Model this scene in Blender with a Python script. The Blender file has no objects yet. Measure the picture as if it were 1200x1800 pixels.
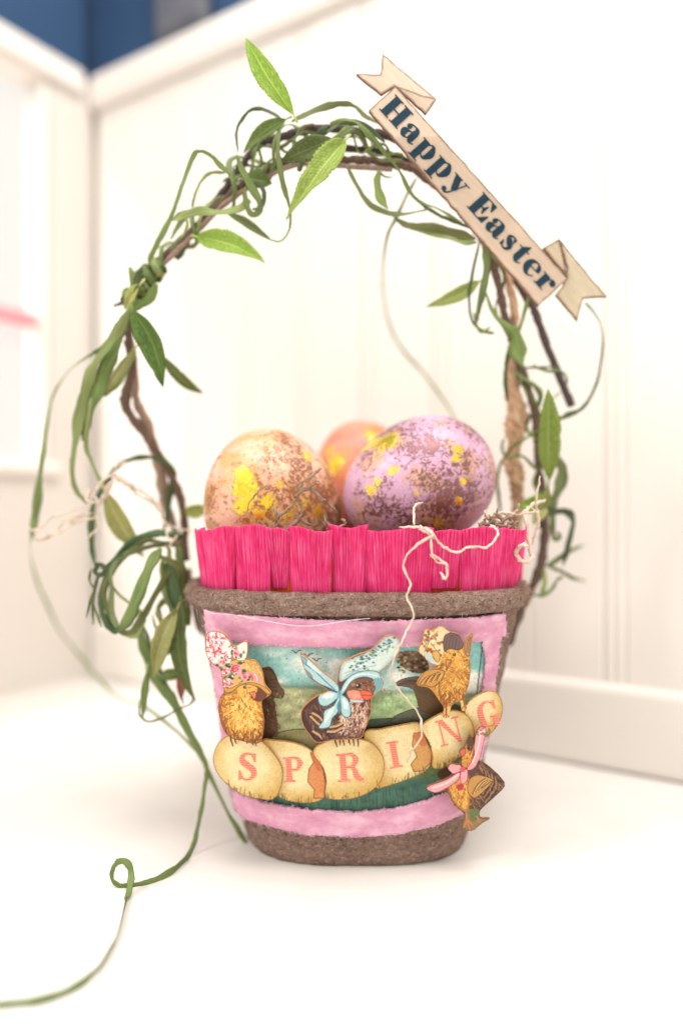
import bpy, bmesh, math, random
import numpy as np
from mathutils import Vector, Matrix, geometry
random.seed(7); rng = np.random.default_rng(7)
sc = bpy.context.scene
col = sc.collection

# ------------------------------------------------------------------ camera
CX, D, H, F = -0.0053, 0.27, 0.1112, 1300.0      # camera x, distance to basket axis, height, focal length in photo pixels
cam = bpy.data.cameras.new('camera'); camo = bpy.data.objects.new('camera', cam); col.objects.link(camo)
camo.location = (CX, -D, H); camo.rotation_euler = (math.pi/2, 0, 0)
cam.sensor_fit = 'VERTICAL'; cam.sensor_height = 36; cam.lens = F/1800*36
cam.clip_start = 0.01; cam.clip_end = 50
cam.dof.use_dof = True; cam.dof.focus_distance = 0.2175; cam.dof.aperture_fstop = (cam.lens/1000)/0.0086
sc.camera = camo
# ------------------------------------------------------------------ world and lamps
w = bpy.data.worlds.new('World'); sc.world = w; w.use_nodes = True
bg = w.node_tree.nodes['Background']; bg.inputs[0].default_value = (1.0, 0.945, 0.88, 1); bg.inputs[1].default_value = 0.74
def area(name, loc, target, size, power, colour):
    l = bpy.data.lights.new(name, 'AREA'); l.shape = 'DISK'; l.size = size; l.energy = power; l.color = colour
    o = bpy.data.objects.new(name, l); col.objects.link(o); o.location = loc
    o.rotation_euler = (Vector(target)-Vector(loc)).to_track_quat('-Z', 'Y').to_euler(); return o
area('window_light', (-0.75, -0.35, 0.85), (0, 0, 0.08), 0.45, 13.5, (1.0, 0.96, 0.90))
area('upper_wall_fill', (0.15, -0.25, 1.0), (0.08, 0.15, 0.36), 0.5, 6.5, (1.0, 0.97, 0.93))  # added fill lamp, makes the upper wall brighter than the lower
sc.view_settings.view_transform = 'Standard'; sc.view_settings.look = 'None'
sc.view_settings.exposure = 0.42; sc.view_settings.gamma = 1.0; sc.view_settings.use_curve_mapping = False
sc.render.engine = 'CYCLES'; sc.cycles.use_denoising = True; sc.cycles.max_bounces = 8

# ------------------------------------------------------------------ helpers
def P(px, py, Y):
    d = D+Y
    return Vector((CX+(px-600)/F*d, Y, H-(py-900)/F*d))
def lean(py): return -0.034*max(0.0, min(1.0, (900-py)/660))
def s2l(c):
    c = np.asarray(c, dtype=np.float64)
    return np.where(c <= 0.04045, c/12.92, ((c+0.055)/1.055)**2.4)
def srgb(r, g, b, k=1.0):
    return tuple(float(v)*k for v in s2l(np.array([r, g, b])/255.0))+(1.0,)
def tag(o, label, cat, group=None, kind=None):
    if label: o['label'] = label
    if cat: o['category'] = cat
    if group: o['group'] = group
    if kind: o['kind'] = kind
    return o
def empty(name, loc=(0, 0, 0)):
    o = bpy.data.objects.new(name, None); o.empty_display_size = 0.01; o.location = loc; col.objects.link(o); return o
def obj(name, verts, faces, m, parent=None, uv=None, colr=None, smooth=True):
    me = bpy.data.meshes.new(name)
    me.from_pydata([tuple(v) for v in verts], [], faces)
    if smooth: me.polygons.foreach_set('use_smooth', [True]*len(me.polygons))
    if uv is not None:
        lay = me.uv_layers.new(name='UVMap')
        idx = np.zeros(len(me.loops), dtype=np.int32); me.loops.foreach_get('vertex_index', idx)
        lay.data.foreach_set('uv', np.asarray(uv, dtype=np.float32)[idx].ravel())
    if colr is not None:
        a = me.color_attributes.new('Col', 'FLOAT_COLOR', 'POINT')
        c4 = np.ones((len(verts), 4), dtype=np.float32); c4[:, :3] = colr
        a.data.foreach_set('color', c4.ravel())
    me.materials.append(m); me.update()
    o = bpy.data.objects.new(name, me); col.objects.link(o)
    if parent is not None: o.parent = parent
    return o
def box_data(cx, cy, cz, sx, sy, sz):
    v = [(cx+dx*sx/2, cy+dy*sy/2, cz+dz*sz/2) for dz in (-1, 1) for dy in (-1, 1) for dx in (-1, 1)]
    f = [(0, 2, 3, 1), (4, 5, 7, 6), (0, 1, 5, 4), (2, 6, 7, 3), (0, 4, 6, 2), (1, 3, 7, 5)]
    return v, f
def bevel(o, width, seg=2):
    b = o.modifiers.new('bevel', 'BEVEL'); b.width = width; b.segments = seg; b.limit_method = 'ANGLE'; return o

# ---- materials
def nodes(name):
    m = bpy.data.materials.new(name); m.use_nodes = True
    nt = m.node_tree; return m, nt, nt.nodes['Principled BSDF']
def N(nt, t, **k):
    n = nt.nodes.new(t)
    for a, b in k.items():
        if hasattr(n, a): setattr(n, a, b)
        else: n.inputs[a.replace('_', ' ')].default_value = b
    return n
def ramp(nt, src, stops, interp='LINEAR'):
    r = nt.nodes.new('ShaderNodeValToRGB'); r.color_ramp.interpolation = interp
    e = r.color_ramp.elements
    while len(e) < len(stops): e.new(0.5)
    for q, (p, c) in zip(e, stops):
        q.position = p; q.color = c if len(c) == 4 else tuple(c)+(1,)
    nt.links.new(src, r.inputs[0]); return r.outputs[0]
def coords(nt, kind='Object', scale=(1, 1, 1)):
    t = nt.nodes.new('ShaderNodeTexCoord'); mp = nt.nodes.new('ShaderNodeMapping'); mp.inputs['Scale'].default_value = scale
    nt.links.new(t.outputs[kind], mp.inputs[0]); return mp.outputs[0]
def noise(nt, vec, scale, detail=4, rough=0.6, dist=0.0):
    n = nt.nodes.new('ShaderNodeTexNoise'); n.inputs['Scale'].default_value = scale; n.inputs['Detail'].default_value = detail
    n.inputs['Roughness'].default_value = rough; n.inputs['Distortion'].default_value = dist
    nt.links.new(vec, n.inputs['Vector']); return n.outputs['Fac']
def mixc(nt, fac, a, b, mode='MIX'):
    x = nt.nodes.new('ShaderNodeMix'); x.data_type = 'RGBA'; x.blend_type = mode
    for s, v in ((0, fac), (6, a), (7, b)):
        if isinstance(v, (int, float)): x.inputs[s].default_value = v
        elif isinstance(v, tuple): x.inputs[s].default_value = v
        else: nt.links.new(v, x.inputs[s])
    return x.outputs[2]
def tint(nt, c, amt=0.25):
    oi = nt.nodes.new('ShaderNodeObjectInfo'); hs = nt.nodes.new('ShaderNodeHueSaturation')
    def mr(lo, hi, src):
        m_ = nt.nodes.new('ShaderNodeMapRange'); m_.inputs[3].default_value = lo; m_.inputs[4].default_value = hi; nt.links.new(src, m_.inputs[0]); return m_.outputs[0]
    fr = N(nt, 'ShaderNodeMath', operation='FRACT'); mu = N(nt, 'ShaderNodeMath', operation='MULTIPLY'); mu.inputs[1].default_value = 7.31
    nt.links.new(oi.outputs['Random'], mu.inputs[0]); nt.links.new(mu.outputs[0], fr.inputs[0])
    nt.links.new(mr(1-amt, 1+amt, oi.outputs['Random']), hs.inputs['Value']); nt.links.new(mr(0.5-amt*0.10, 0.5+amt*0.10, fr.outputs[0]), hs.inputs['Hue']); nt.links.new(mr(1-amt, 1.0, fr.outputs[0]), hs.inputs['Saturation'])
    nt.links.new(c, hs.inputs['Color']); return hs.outputs[0]
def bump(nt, bs, h, strength, dist):
    b = nt.nodes.new('ShaderNodeBump'); b.inputs['Strength'].default_value = strength; b.inputs['Distance'].default_value = dist
    nt.links.new(h, b.inputs['Height']); nt.links.new(b.outputs[0], bs.inputs['Normal'])
def noisy(name, stops, scale, rough=0.7, bs=0.0, bd=0.0005, kind='Object', st=(1, 1, 1), detail=5, spec=0.3, transl=None):
    m, nt, b = nodes(name)
    v = coords(nt, kind, st); f = noise(nt, v, scale, detail)
    c = ramp(nt, f, stops)
    if kind == 'UV': c = tint(nt, c, 0.16)
    nt.links.new(c, b.inputs['Base Color'])
    b.inputs['Roughness'].default_value = rough; b.inputs['Specular IOR Level'].default_value = spec
    if bs: bump(nt, b, f, bs, bd)
    if transl:
        t = nt.nodes.new('ShaderNodeBsdfTranslucent'); nt.links.new(c, t.inputs[0])
        x = nt.nodes.new('ShaderNodeMixShader'); x.inputs[0].default_value = transl
        nt.links.new(b.outputs[0], x.inputs[1]); nt.links.new(t.outputs[0], x.inputs[2])
        nt.links.new(x.outputs[0], nt.nodes['Material Output'].inputs[0])
    return m
def print_mat(name, rough=0.5):
    m, nt, b = nodes(name)
    a = nt.nodes.new('ShaderNodeVertexColor'); a.layer_name = 'Col'
    v = coords(nt); g = noise(nt, v, 2600, 2)
    c = mixc(nt, 0.10, a.outputs[0], ramp(nt, g, [(0.3, (0.1, 0.08, 0.06)), (0.7, (1, 1, 1))]), 'MULTIPLY')
    nt.links.new(c, b.inputs['Base Color']); b.inputs['Roughness'].default_value = rough; b.inputs['Specular IOR Level'].default_value = 0.35
    bump(nt, b, g, 0.15, 0.0001)
    return m
M = {}
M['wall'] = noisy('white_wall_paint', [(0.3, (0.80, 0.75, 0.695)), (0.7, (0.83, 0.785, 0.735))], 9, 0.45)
M['wall2'] = noisy('cream_wall_shaded', [(0.3, (0.66, 0.61, 0.56)), (0.7, (0.70, 0.65, 0.60))], 9, 0.5)  # darker copy of the wall colour, the left wall's shade mixed in
M['navy'] = noisy('navy_paint', [(0.3, srgb(40, 66, 100)), (0.7, srgb(54, 82, 116))], 7, 0.5)
M['taupe'] = noisy('grey_smear_tone', [(0.3, srgb(84, 88, 98)), (0.7, srgb(108, 108, 114))], 60, 0.6)
M['pinkbar'] = noisy('pink_bar_tint', [(0.3, srgb(236, 130, 140)), (0.7, srgb(244, 160, 165))], 30, 0.5)
M['table'] = noisy('white_table', [(0.3, (0.70, 0.67, 0.635)), (0.7, (0.76, 0.735, 0.705))], 26, 0.38, 0.05, 0.0003, spec=0.4)
M['peat'] = None
def peat():
    m, nt, b = nodes('peat_fibre')
    v = coords(nt, 'Object', (1, 1, 1.6))
    n1 = noise(nt, v, 560, 8, 0.85, 0.4); n2 = noise(nt, v, 70, 4); n3 = noise(nt, v, 1050, 4, 0.7, 0.8); n4 = noise(nt, v, 900, 4, 0.7, 0.8)
    c = ramp(nt, n1, [(0.32, srgb(74, 56, 48)), (0.44, srgb(144, 116, 102)), (0.55, srgb(186, 156, 140)), (0.68, srgb(236, 216, 200))])
    c2 = mixc(nt, 0.35, c, ramp(nt, n2, [(0.3, srgb(116, 84, 76)), (0.7, srgb(190, 160, 146))]))
    c3 = mixc(nt, ramp(nt, n3, [(0.58, (0, 0, 0)), (0.64, (0.8, 0.8, 0.8))]), c2, srgb(226, 206, 190))
    c3 = mixc(nt, ramp(nt, n4, [(0.36, (0.85, 0.85, 0.85)), (0.42, (0, 0, 0))]), c3, srgb(58, 38, 30))
    nt.links.new(c3, b.inputs['Base Color']); b.inputs['Roughness'].default_value = 0.95; b.inputs['Specular IOR Level'].default_value = 0.1
    bump(nt, b, n1, 1.0, 0.0016); return m
M['peat'] = peat()
M['fibre'] = noisy('pale_peat_fibre', [(0.3, srgb(150, 118, 100)), (0.7, srgb(206, 180, 160))], 300, 0.9)
M['twig'] = noisy('twig_bark', [(0.28, srgb(66, 48, 40)), (0.5, srgb(112, 88, 72)), (0.72, srgb(160, 134, 112))], 9, 0.85, 0.8, 0.0008, 'UV', (1, 2.0, 1), 6)
M['twig_dark'] = noisy('dark_twig_bark', [(0.28, srgb(48, 40, 40)), (0.5, srgb(84, 72, 70)), (0.75, srgb(120, 106, 100))], 9, 0.85, 0.8, 0.0008, 'UV', (1, 2.0, 1), 6)
M['twig_pale'] = noisy('pale_twig_bark', [(0.28, srgb(124, 98, 78)), (0.5, srgb(170, 142, 118)), (0.75, srgb(204, 182, 156))], 9, 0.85, 0.8, 0.0008, 'UV', (1, 2.0, 1), 6)
M['cord'] = noisy('kraft_paper_cord', [(0.32, srgb(140, 98, 72)), (0.5, srgb(206, 164, 130)), (0.68, srgb(240, 210, 180))], 5, 0.8, 0.5, 0.0006, 'UV', (0.6, 6, 1), 5, transl=0.15)
def raffia(name, a, b_, c):
    return noisy(name, [(0.3, srgb(*a)), (0.5, srgb(*b_)), (0.72, srgb(*c))], 4, 0.55, 0.5, 0.0003, 'UV', (0.22, 12, 1), 4, 0.35, 0.32)
M['green'] = raffia('green_raffia', (92, 112, 56), (130, 152, 82), (178, 192, 122))
M['dgreen'] = raffia('dark_green_raffia', (58, 80, 52), (88, 112, 70), (130, 150, 102))
M['lgreen'] = raffia('light_green_raffia', (116, 140, 70), (158, 178, 98), (202, 212, 146))
M['olive'] = raffia('olive_raffia', (88, 102, 52), (124, 136, 68), (172, 176, 104))
def leafmat(name, a, b_, c):
    m, nt, b = nodes(name)
    v = coords(nt, 'UV', (1, 1, 1))
    sx = nt.nodes.new('ShaderNodeSeparateXYZ'); nt.links.new(v, sx.inputs[0])
    # veins: slanted waves off the midrib, plus mottling
    ab = N(nt, 'ShaderNodeMath', operation='ABSOLUTE'); su = N(nt, 'ShaderNodeMath', operation='SUBTRACT'); su.inputs[1].default_value = 0.5
    nt.links.new(sx.outputs[1], su.inputs[0]); nt.links.new(su.outputs[0], ab.inputs[0])
    cb = nt.nodes.new('ShaderNodeCombineXYZ'); ad = N(nt, 'ShaderNodeMath', operation='SUBTRACT')
    nt.links.new(sx.outputs[0], ad.inputs[0])
    ml = N(nt, 'ShaderNodeMath', operation='MULTIPLY'); ml.inputs[1].default_value = 0.35; nt.links.new(ab.outputs[0], ml.inputs[0]); nt.links.new(ml.outputs[0], ad.inputs[1])
    nt.links.new(ad.outputs[0], cb.inputs[0])
    wv = nt.nodes.new('ShaderNodeTexWave'); wv.inputs['Scale'].default_value = 4.5; wv.inputs['Distortion'].default_value = 0.6
    nt.links.new(cb.outputs[0], wv.inputs['Vector'])
    n = noise(nt, coords(nt, 'UV', (3, 5, 1)), 3, 5)
    c1 = ramp(nt, n, [(0.3, srgb(*a)), (0.5, srgb(*b_)), (0.7, srgb(*c))])
    c2 = mixc(nt, ramp(nt, wv.outputs['Fac'], [(0.8, (0, 0, 0)), (1.0, (0.3, 0.3, 0.3))]), c1, srgb(*c))
    c3 = mixc(nt, ramp(nt, ab.outputs[0], [(0.015, (0.7, 0.7, 0.7)), (0.05, (0, 0, 0))]), c2, srgb(min(c[0]+25, 255), min(c[1]+20, 255), c[2]+20))
    c3 = tint(nt, c3, 0.2)
    nt.links.new(c3, b.inputs['Base Color']); b.inputs['Roughness'].default_value = 0.6; b.inputs['Specular IOR Level'].default_value = 0.25
    bump(nt, b, wv.outputs['Fac'], 0.25, 0.0003)
    t = nt.nodes.new('ShaderNodeBsdfTranslucent'); nt.links.new(c3, t.inputs[0])
    x = nt.nodes.new('ShaderNodeMixShader'); x.inputs[0].default_value = 0.38
    nt.links.new(b.outputs[0], x.inputs[1]); nt.links.new(t.outputs[0], x.inputs[2]); nt.links.new(x.outputs[0], nt.nodes['Material Output'].inputs[0])
    return m
M['leaf'] = leafmat('leaf_green', (132, 156, 54), (160, 184, 74), (192, 208, 112))
M['leaf_d'] = leafmat('leaf_deep_green', (88, 112, 50), (114, 138, 66), (150, 168, 94))
M['leaf_y'] = leafmat('leaf_yellow_green', (150, 160, 70), (178, 184, 96), (210, 208, 136))
M['leaf_b'] = leafmat('leaf_dry_brown', (150, 90, 44), (182, 116, 62), (206, 150, 92))
M['string'] = noisy('cream_sisal', [(0.3, srgb(206, 182, 160)), (0.7, srgb(240, 226, 208))], 400, 0.8, 0.3, 0.0002, transl=0.1)
M['straw'] = noisy('brown_straw', [(0.3, srgb(104, 82, 70)), (0.7, srgb(166, 140, 122))], 400, 0.85, 0.3, 0.0002)
def crepe(name, a, b_, c):
    m, nt, b = nodes(name)
    v = coords(nt, 'UV', (1, 1, 1)); n = noise(nt, coords(nt, 'UV', (430, 2.2, 1)), 1.0, 2); n2 = noise(nt, coords(nt), 160, 3)
    c1 = ramp(nt, n, [(0.3, srgb(*a)), (0.5, srgb(*b_)), (0.7, srgb(*c))])
    c2 = mixc(nt, 0.25, c1, ramp(nt, n2, [(0.35, srgb(*a)), (0.65, srgb(*c))]))
    nt.links.new(c2, b.inputs['Base Color']); b.inputs['Roughness'].default_value = 0.75; b.inputs['Specular IOR Level'].default_value = 0.2
    bump(nt, b, n, 0.25, 0.0003)
    t = nt.nodes.new('ShaderNodeBsdfTranslucent'); nt.links.new(c2, t.inputs[0])
    x = nt.nodes.new('ShaderNodeMixShader'); x.inputs[0].default_value = 0.35
    nt.links.new(b.outputs[0], x.inputs[1]); nt.links.new(t.outputs[0], x.inputs[2]); nt.links.new(x.outputs[0], nt.nodes['Material Output'].inputs[0])
    return m
M['pink'] = crepe('hot_pink_crepe', (232, 34, 112), (246, 64, 140), (254, 130, 182))
M['orange'] = crepe('orange_crepe', (226, 92, 20), (238, 110, 30), (246, 140, 60))
M['print'] = print_mat('printed_card')
M['tissue'] = noisy('pink_mulberry_paper', [(0.22, srgb(196, 128, 158)), (0.5, srgb(216, 156, 182)), (0.78, srgb(238, 200, 214))], 150, 0.85, 0.4, 0.0005, 'Object', (1, 1, 1.8), 8)
M['fuzz'] = noisy('white_paper_fibre', [(0.3, srgb(226, 200, 214)), (0.7, srgb(248, 238, 240))], 300, 0.9)
M['foam'] = noisy('white_foam', [(0.3, (0.7, 0.7, 0.68)), (0.7, (0.8, 0.8, 0.78))], 800, 0.9)
M['ink'] = noisy('teal_ink', [(0.3, srgb(12, 44, 60)), (0.7, srgb(22, 60, 76))], 900, 0.5)
def hatch(name):
    m, nt, b = nodes(name)
    wv = nt.nodes.new('ShaderNodeTexWave'); wv.bands_direction = 'Z'; wv.inputs['Scale'].default_value = 420; wv.inputs['Distortion'].default_value = 0.5
    nt.links.new(coords(nt), wv.inputs['Vector'])
    nt.links.new(ramp(nt, wv.outputs['Fac'], [(0.35, srgb(226, 106, 92)), (0.75, srgb(238, 150, 124))]), b.inputs['Base Color'])
    b.inputs['Roughness'].default_value = 0.5; return m
M['red'] = hatch('hatched_red_ink')
M['darkline'] = noisy('brown_ink', [(0.3, srgb(90, 48, 30)), (0.7, srgb(130, 74, 46))], 900, 0.5)
def eggmat(name, base, base2, spk, k, patches=()):
    m, nt, b = nodes(name)
    v = coords(nt)
    lo = noise(nt, v, 55+6*k, 3, 0.5); lo2 = noise(nt, v, 40+5*k, 2, 0.5, 0.4); hi = noise(nt, v, 850, 8, 0.75); hi2 = noise(nt, v, 620, 9, 0.82, 0.5)
    c0 = mixc(nt, ramp(nt, noise(nt, v, 75, 4), [(0.4, (0, 0, 0)), (0.65, (1, 1, 1))]), base, base2)
    tan = ramp(nt, noise(nt, v, 95, 5, 0.6, 0.3), [(0.50, (0, 0, 0)), (0.58, (0.75, 0.75, 0.75))])
    c0 = mixc(nt, tan, c0, srgb(214, 160, 92) if k != 1 else srgb(206, 160, 128))
    sub = N(nt, 'ShaderNodeMath', operation='MULTIPLY_ADD'); sub.inputs[1].default_value = 0.45; nt.links.new(lo, sub.inputs[0]); nt.links.new(hi2, sub.inputs[2])
    sm = ramp(nt, sub.outputs[0], [(0.735, (0, 0, 0)), (0.765, (0.9, 0.9, 0.9))])
    sm2 = ramp(nt, noise(nt, v, 1300, 6, 0.8), [(0.56, (0, 0, 0)), (0.60, (0.75, 0.75, 0.75))])
    sp2 = tuple(0.5*a+0.5*b for a, b in zip(spk, base2))
    c1 = mixc(nt, sm, mixc(nt, sm2, c0, sp2), spk)
    gs = N(nt, 'ShaderNodeMath', operation='MULTIPLY_ADD'); gs.inputs[1].default_value = 0.35; nt.links.new(hi, gs.inputs[0]); nt.links.new(lo2, gs.inputs[2])
    gm = ramp(nt, gs.outputs[0], [(0.80, (0, 0, 0)), (0.84, (0.9, 0.9, 0.9))])
    wob_ = noise(nt, v, 700, 9, 0.85)
    for (pl, rad) in patches:                       # gold leaf dabs at fixed spots of the shell
        vm = nt.nodes.new('ShaderNodeVectorMath'); vm.operation = 'DISTANCE'; nt.links.new(v, vm.inputs[0]); vm.inputs[1].default_value = pl
        ma = N(nt, 'ShaderNodeMath', operation='MULTIPLY_ADD'); ma.inputs[1].default_value = 1.0/rad; nt.links.new(vm.outputs['Value'], ma.inputs[0])
        mb = N(nt, 'ShaderNodeMath', operation='MULTIPLY_ADD'); mb.inputs[1].default_value = -6.0; mb.inputs[2].default_value = 3.1; nt.links.new(wob_, mb.inputs[0]); nt.links.new(mb.outputs[0], ma.inputs[2])
        gk = ramp(nt, ma.outputs[0], [(0.75, (1, 1, 1)), (0.95, (0, 0, 0))])
        gm = mixc(nt, 1.0, gm, gk, 'LIGHTEN')
    c2 = mixc(nt, gm, c1, (1.0, 0.72, 0.06, 1))
    nt.links.new(c2, b.inputs['Base Color'])
    ad = N(nt, 'ShaderNodeMath', operation='MULTIPLY'); ad.inputs[1].default_value = 0.9; nt.links.new(mixc(nt, 1.0, gm, mixc(nt, 0.55, (0, 0, 0, 1), sm), 'LIGHTEN'), ad.inputs[0]); nt.links.new(ad.outputs[0], b.inputs['Metallic'])
    nt.links.new(ramp(nt, gm, [(0, (0.42, 0.42, 0.42)), (1, (0.25, 0.25, 0.25))]), b.inputs['Roughness'])
    bump(nt, b, mixc(nt, 1.0, gm, sm, 'LIGHTEN'), 0.5, 0.0003); return m

# ------------------------------------------------------------------ setting: table, beadboard wall, window wall
tv, tf = box_data(0, 0.02, -0.015, 1.5, 1.1, 0.03)
o = obj('table_top', tv, tf, M['table'], smooth=False); tag(o, 'white table top under the basket', None, kind='structure')
C0 = Vector((-0.1727, 0.2302, 0)); U = Vector((-0.8435, 0.5369, 0)); V = Vector((-0.5369, -0.8435, 0)); ZZ = Vector((0, 0, 1))
NR = V.copy()                                    # right wall faces the camera along V-ish direction
if NR.y > 0: NR = -NR
def wallbox(name, m, parent, org, ax, nrm, s0, s1, n0, n1, z0, z1, bev=0.0):
    v = [org+ax*s+nrm*n+ZZ*z for z in (z0, z1) for n in (n0, n1) for s in (s0, s1)]
    f = [(0, 2, 3, 1), (4, 5, 7, 6), (0, 1, 5, 4), (2, 6, 7, 3), (0, 4, 6, 2), (1, 3, 7, 5)]
    o = obj(name, v, f, m, parent, smooth=False)
    bm = bmesh.new(); bm.from_mesh(o.data); bmesh.ops.recalc_face_normals(bm, faces=bm.faces); bm.to_mesh(o.data); bm.free()
    if bev: bevel(o, bev)
    return o
bw = wallbox('beadboard_wall', M['wall'], None, C0, -U, V, -0.02, 0.80, -0.03, -0.0065, 0.0, 0.40)
tag(bw, 'white beadboard wall running behind the basket to the right', 'wall')
# boards: flat face, chamfered joint and a round bead along one edge
bwid = 0.0412
prof = [(0, -0.0062), (0, -0.0012), (0.0008, -0.0004), (0.002, 0.0002), (0.0034, -0.0002), (0.0042, -0.0011), (0.0050, -0.0002), (0.0064, 0.0002), (0.0078, -0.0002), (0.0086, -0.0011), (0.0098, 0.0), (bwid-0.0015, 0.0), (bwid-0.0002, -0.0012), (bwid-0.0002, -0.0062)]
def board_mesh():
    v, f = [], []
    for z in (0.035, 0.379):
        for (s, n) in prof: v.append(-U*s+V*n+ZZ*z)
    n = len(prof)
    for i in range(n-1): f.append((i, i+1, n+i+1, n+i))
    f.append((n-1, 0, n, 2*n-1)); f.append(tuple(range(n-1, -1, -1))); f.append(tuple(range(n, 2*n)))
    me = bpy.data.meshes.new('board'); me.from_pydata([tuple(q) for q in v], [], f)
    bm = bmesh.new(); bm.from_mesh(me); bmesh.ops.recalc_face_normals(bm, faces=bm.faces); bm.to_mesh(me); bm.free()
    me.materials.append(M['wall']); return me
bme = board_mesh()
for i in range(19):
    b = bpy.data.objects.new('board', bme); col.objects.link(b); b.parent = bw
    b.location = C0-U*(0.004+i*bwid)
wallbox('baseboard', M['wall'], bw, C0, -U, V, 0.0, 0.79, -0.006, 0.0035, 0.0, 0.037, 0.0032)
wallbox('cap_rail', M['wall'], bw, C0, -U, V, 0.0, 0.79, -0.006, 0.0055, 0.3805, 0.4035, 0.004)
nv = wallbox('navy_wall', M['navy'], None, C0, -U, V, -0.02, 0.80, -0.03, -0.004, 0.401, 0.80)
tag(nv, 'navy blue painted wall above the white beadboard rail', 'wall')
nv2 = wallbox('navy_wall', M['navy'], None, C0, V, -U, 0.004, 0.62, -0.03, -0.004, 0.401, 0.80)
tag(nv2, 'navy blue painted wall above the bright window at left', 'wall')
ww = empty('window_wall', C0); tag(ww, 'cream wall with a bright blown-out window at the left edge', 'wall')
def lw(name, m, s0, s1, n0, n1, z0, z1, bev=0.0):
    o = wallbox(name, m, None, Vector((0, 0, 0)), V, -U, s0, s1, n0, n1, z0, z1, bev); o.parent = ww; return o
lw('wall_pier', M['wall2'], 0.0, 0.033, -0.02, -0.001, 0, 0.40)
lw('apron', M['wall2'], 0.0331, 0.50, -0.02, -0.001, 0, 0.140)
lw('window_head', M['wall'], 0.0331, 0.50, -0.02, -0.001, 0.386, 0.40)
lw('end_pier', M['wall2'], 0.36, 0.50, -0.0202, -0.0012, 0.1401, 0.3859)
lw('cap_rail', M['wall'], 0.0095, 0.50, -0.0012, 0.004, 0.3875, 0.4035, 0.003)
lw('window_sill', M['wall'], 0.026, 0.40, -0.018, 0.004, 0.134, 0.1425, 0.003)
lw('window_jamb', M['wall'], 0.0332, 0.039, -0.018, -0.0015, 0.143, 0.3855, 0.0015)
pb = lw('pink_bar', M['pinkbar'], 0.0391, 0.36, -0.012, -0.004, 0.2285, 0.2365, 0.0015)  # unidentified pink streak, built as a bar between the panes
pb['label'] = 'soft pink bar across the bright window'
gm, gnt, gb = nodes('window_glass'); gt = gnt.nodes.new('ShaderNodeBsdfTransparent'); gx = gnt.nodes.new('ShaderNodeMixShader'); gx.inputs[0].default_value = 0.06
gb.inputs['Roughness'].default_value = 0.05
gnt.links.new(gt.outputs[0], gx.inputs[1]); gnt.links.new(gb.outputs[0], gx.inputs[2]); gnt.links.new(gx.outputs[0], gnt.nodes['Material Output'].inputs[0])
for z0, z1 in ((0.143, 0.228), (0.237, 0.3855)): lw('window_pane', gm, 0.0395, 0.36, -0.0145, -0.013, z0, z1)
tb = wallbox('smear_block', M['taupe'], None, C0, -U, V, 0.062, 0.105, -0.0035, 0.006, 0.404, 0.47, 0.004)  # made-up block that gives an unidentified grey smear over the navy
tag(tb, 'made-up grey block for a blurred smear above the rail, against the navy wall, top left', 'block')

# ------------------------------------------------------------------ the basket
basket = empty('easter_basket')
tag(basket, 'peat pot Easter basket with twig handle, pink crepe ruffle and chick cutouts on white table', 'basket')
NEXP = 3.0
RIMZ0, RIMZ1 = 0.0809, 0.0876
def arad(z):                                      # body half width at height z
    return 0.0386+(0.0549-0.0386)*np.clip(np.asarray(z)/RIMZ0, -0.1, 1.4)
def se_pt(a, th, n=NEXP):
    c, s = math.cos(th), math.sin(th)
    return a*math.copysign(abs(c)**(2/n), c), a*math.copysign(abs(s)**(2/n), s)
def se_ring(a, K, n=NEXP):                        # near-even arc length ring
    pts = [se_pt(a, 2*math.pi*i/2000, n) for i in range(2001)]
    L = [0]
    for p, q in zip(pts, pts[1:]): L.append(L[-1]+math.hypot(q[0]-p[0], q[1]-p[1]))
    out, j = [], 0
    for k in range(K):
        t = L[-1]*k/K
        while L[j+1] < t: j += 1
        u = (t-L[j])/max(L[j+1]-L[j], 1e-12)
        out.append((pts[j][0]*(1-u)+pts[j+1][0]*u, pts[j][1]*(1-u)+pts[j+1][1]*u))
    return out
from mathutils import noise as mnoise
def rings_obj(name, rings, m, parent, K=360, amp=0.0004, freq=260, closed_end=True):
    unit = se_ring(1.0, K); v, f = [], []
    for (a, z) in rings:
        for (x, y) in unit:
            p = Vector((x*a, y*a, z))
            d = mnoise.noise(p*freq)*amp+mnoise.noise(p*freq*3)*amp*0.5+mnoise.noise(p*45)*amp*0.8
            v.append((p.x*(1+d/max(a, .01)), p.y*(1+d/max(a, .01)), max(p.z+(d*0.5 if z > 0.001 else 0), 0.0)))
    n = len(rings)
    for i in range(n-1):
        for k in range(K):
            k2 = (k+1) % K
            f.append((i*K+k, i*K+k2, (i+1)*K+k2, (i+1)*K+k))
    if closed_end: f.append(tuple(range(K-1, -1, -1)))
    return obj(name, v, f, m, parent)
rg = [(0.0366, 0.0), (0.0380, 0.0003), (0.0385, 0.0012)]
for i in range(60):
    z = 0.0035+i*(RIMZ0+0.001-0.0035)/59; rg.append((float(arad(z)), z))
for z in (RIMZ0, 0.06, 0.04, 0.02, 0.006): rg.append((float(arad(z))-0.003, z))
pot = rings_obj('pot', rg, M['peat'], basket)
pot['label'] = 'brown peat fibre pot body'
rr = [(0.0535, RIMZ0+0.0012), (0.0545, RIMZ0+0.0003), (0.0562, RIMZ0), (0.0574, RIMZ0+0.0005), (0.0581, RIMZ0+0.0018)]
for i in range(5): rr.append((0.0583, RIMZ0+0.0024+i*0.0007))
rr += [(0.0580, RIMZ1-0.0008), (0.0572, RIMZ1), (0.0555, RIMZ1+0.0003), (0.0535, RIMZ1-0.0002), (0.0525, RIMZ1-0.002), (0.0522, RIMZ0-0.001), (0.0525, RIMZ0-0.002)]
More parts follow.
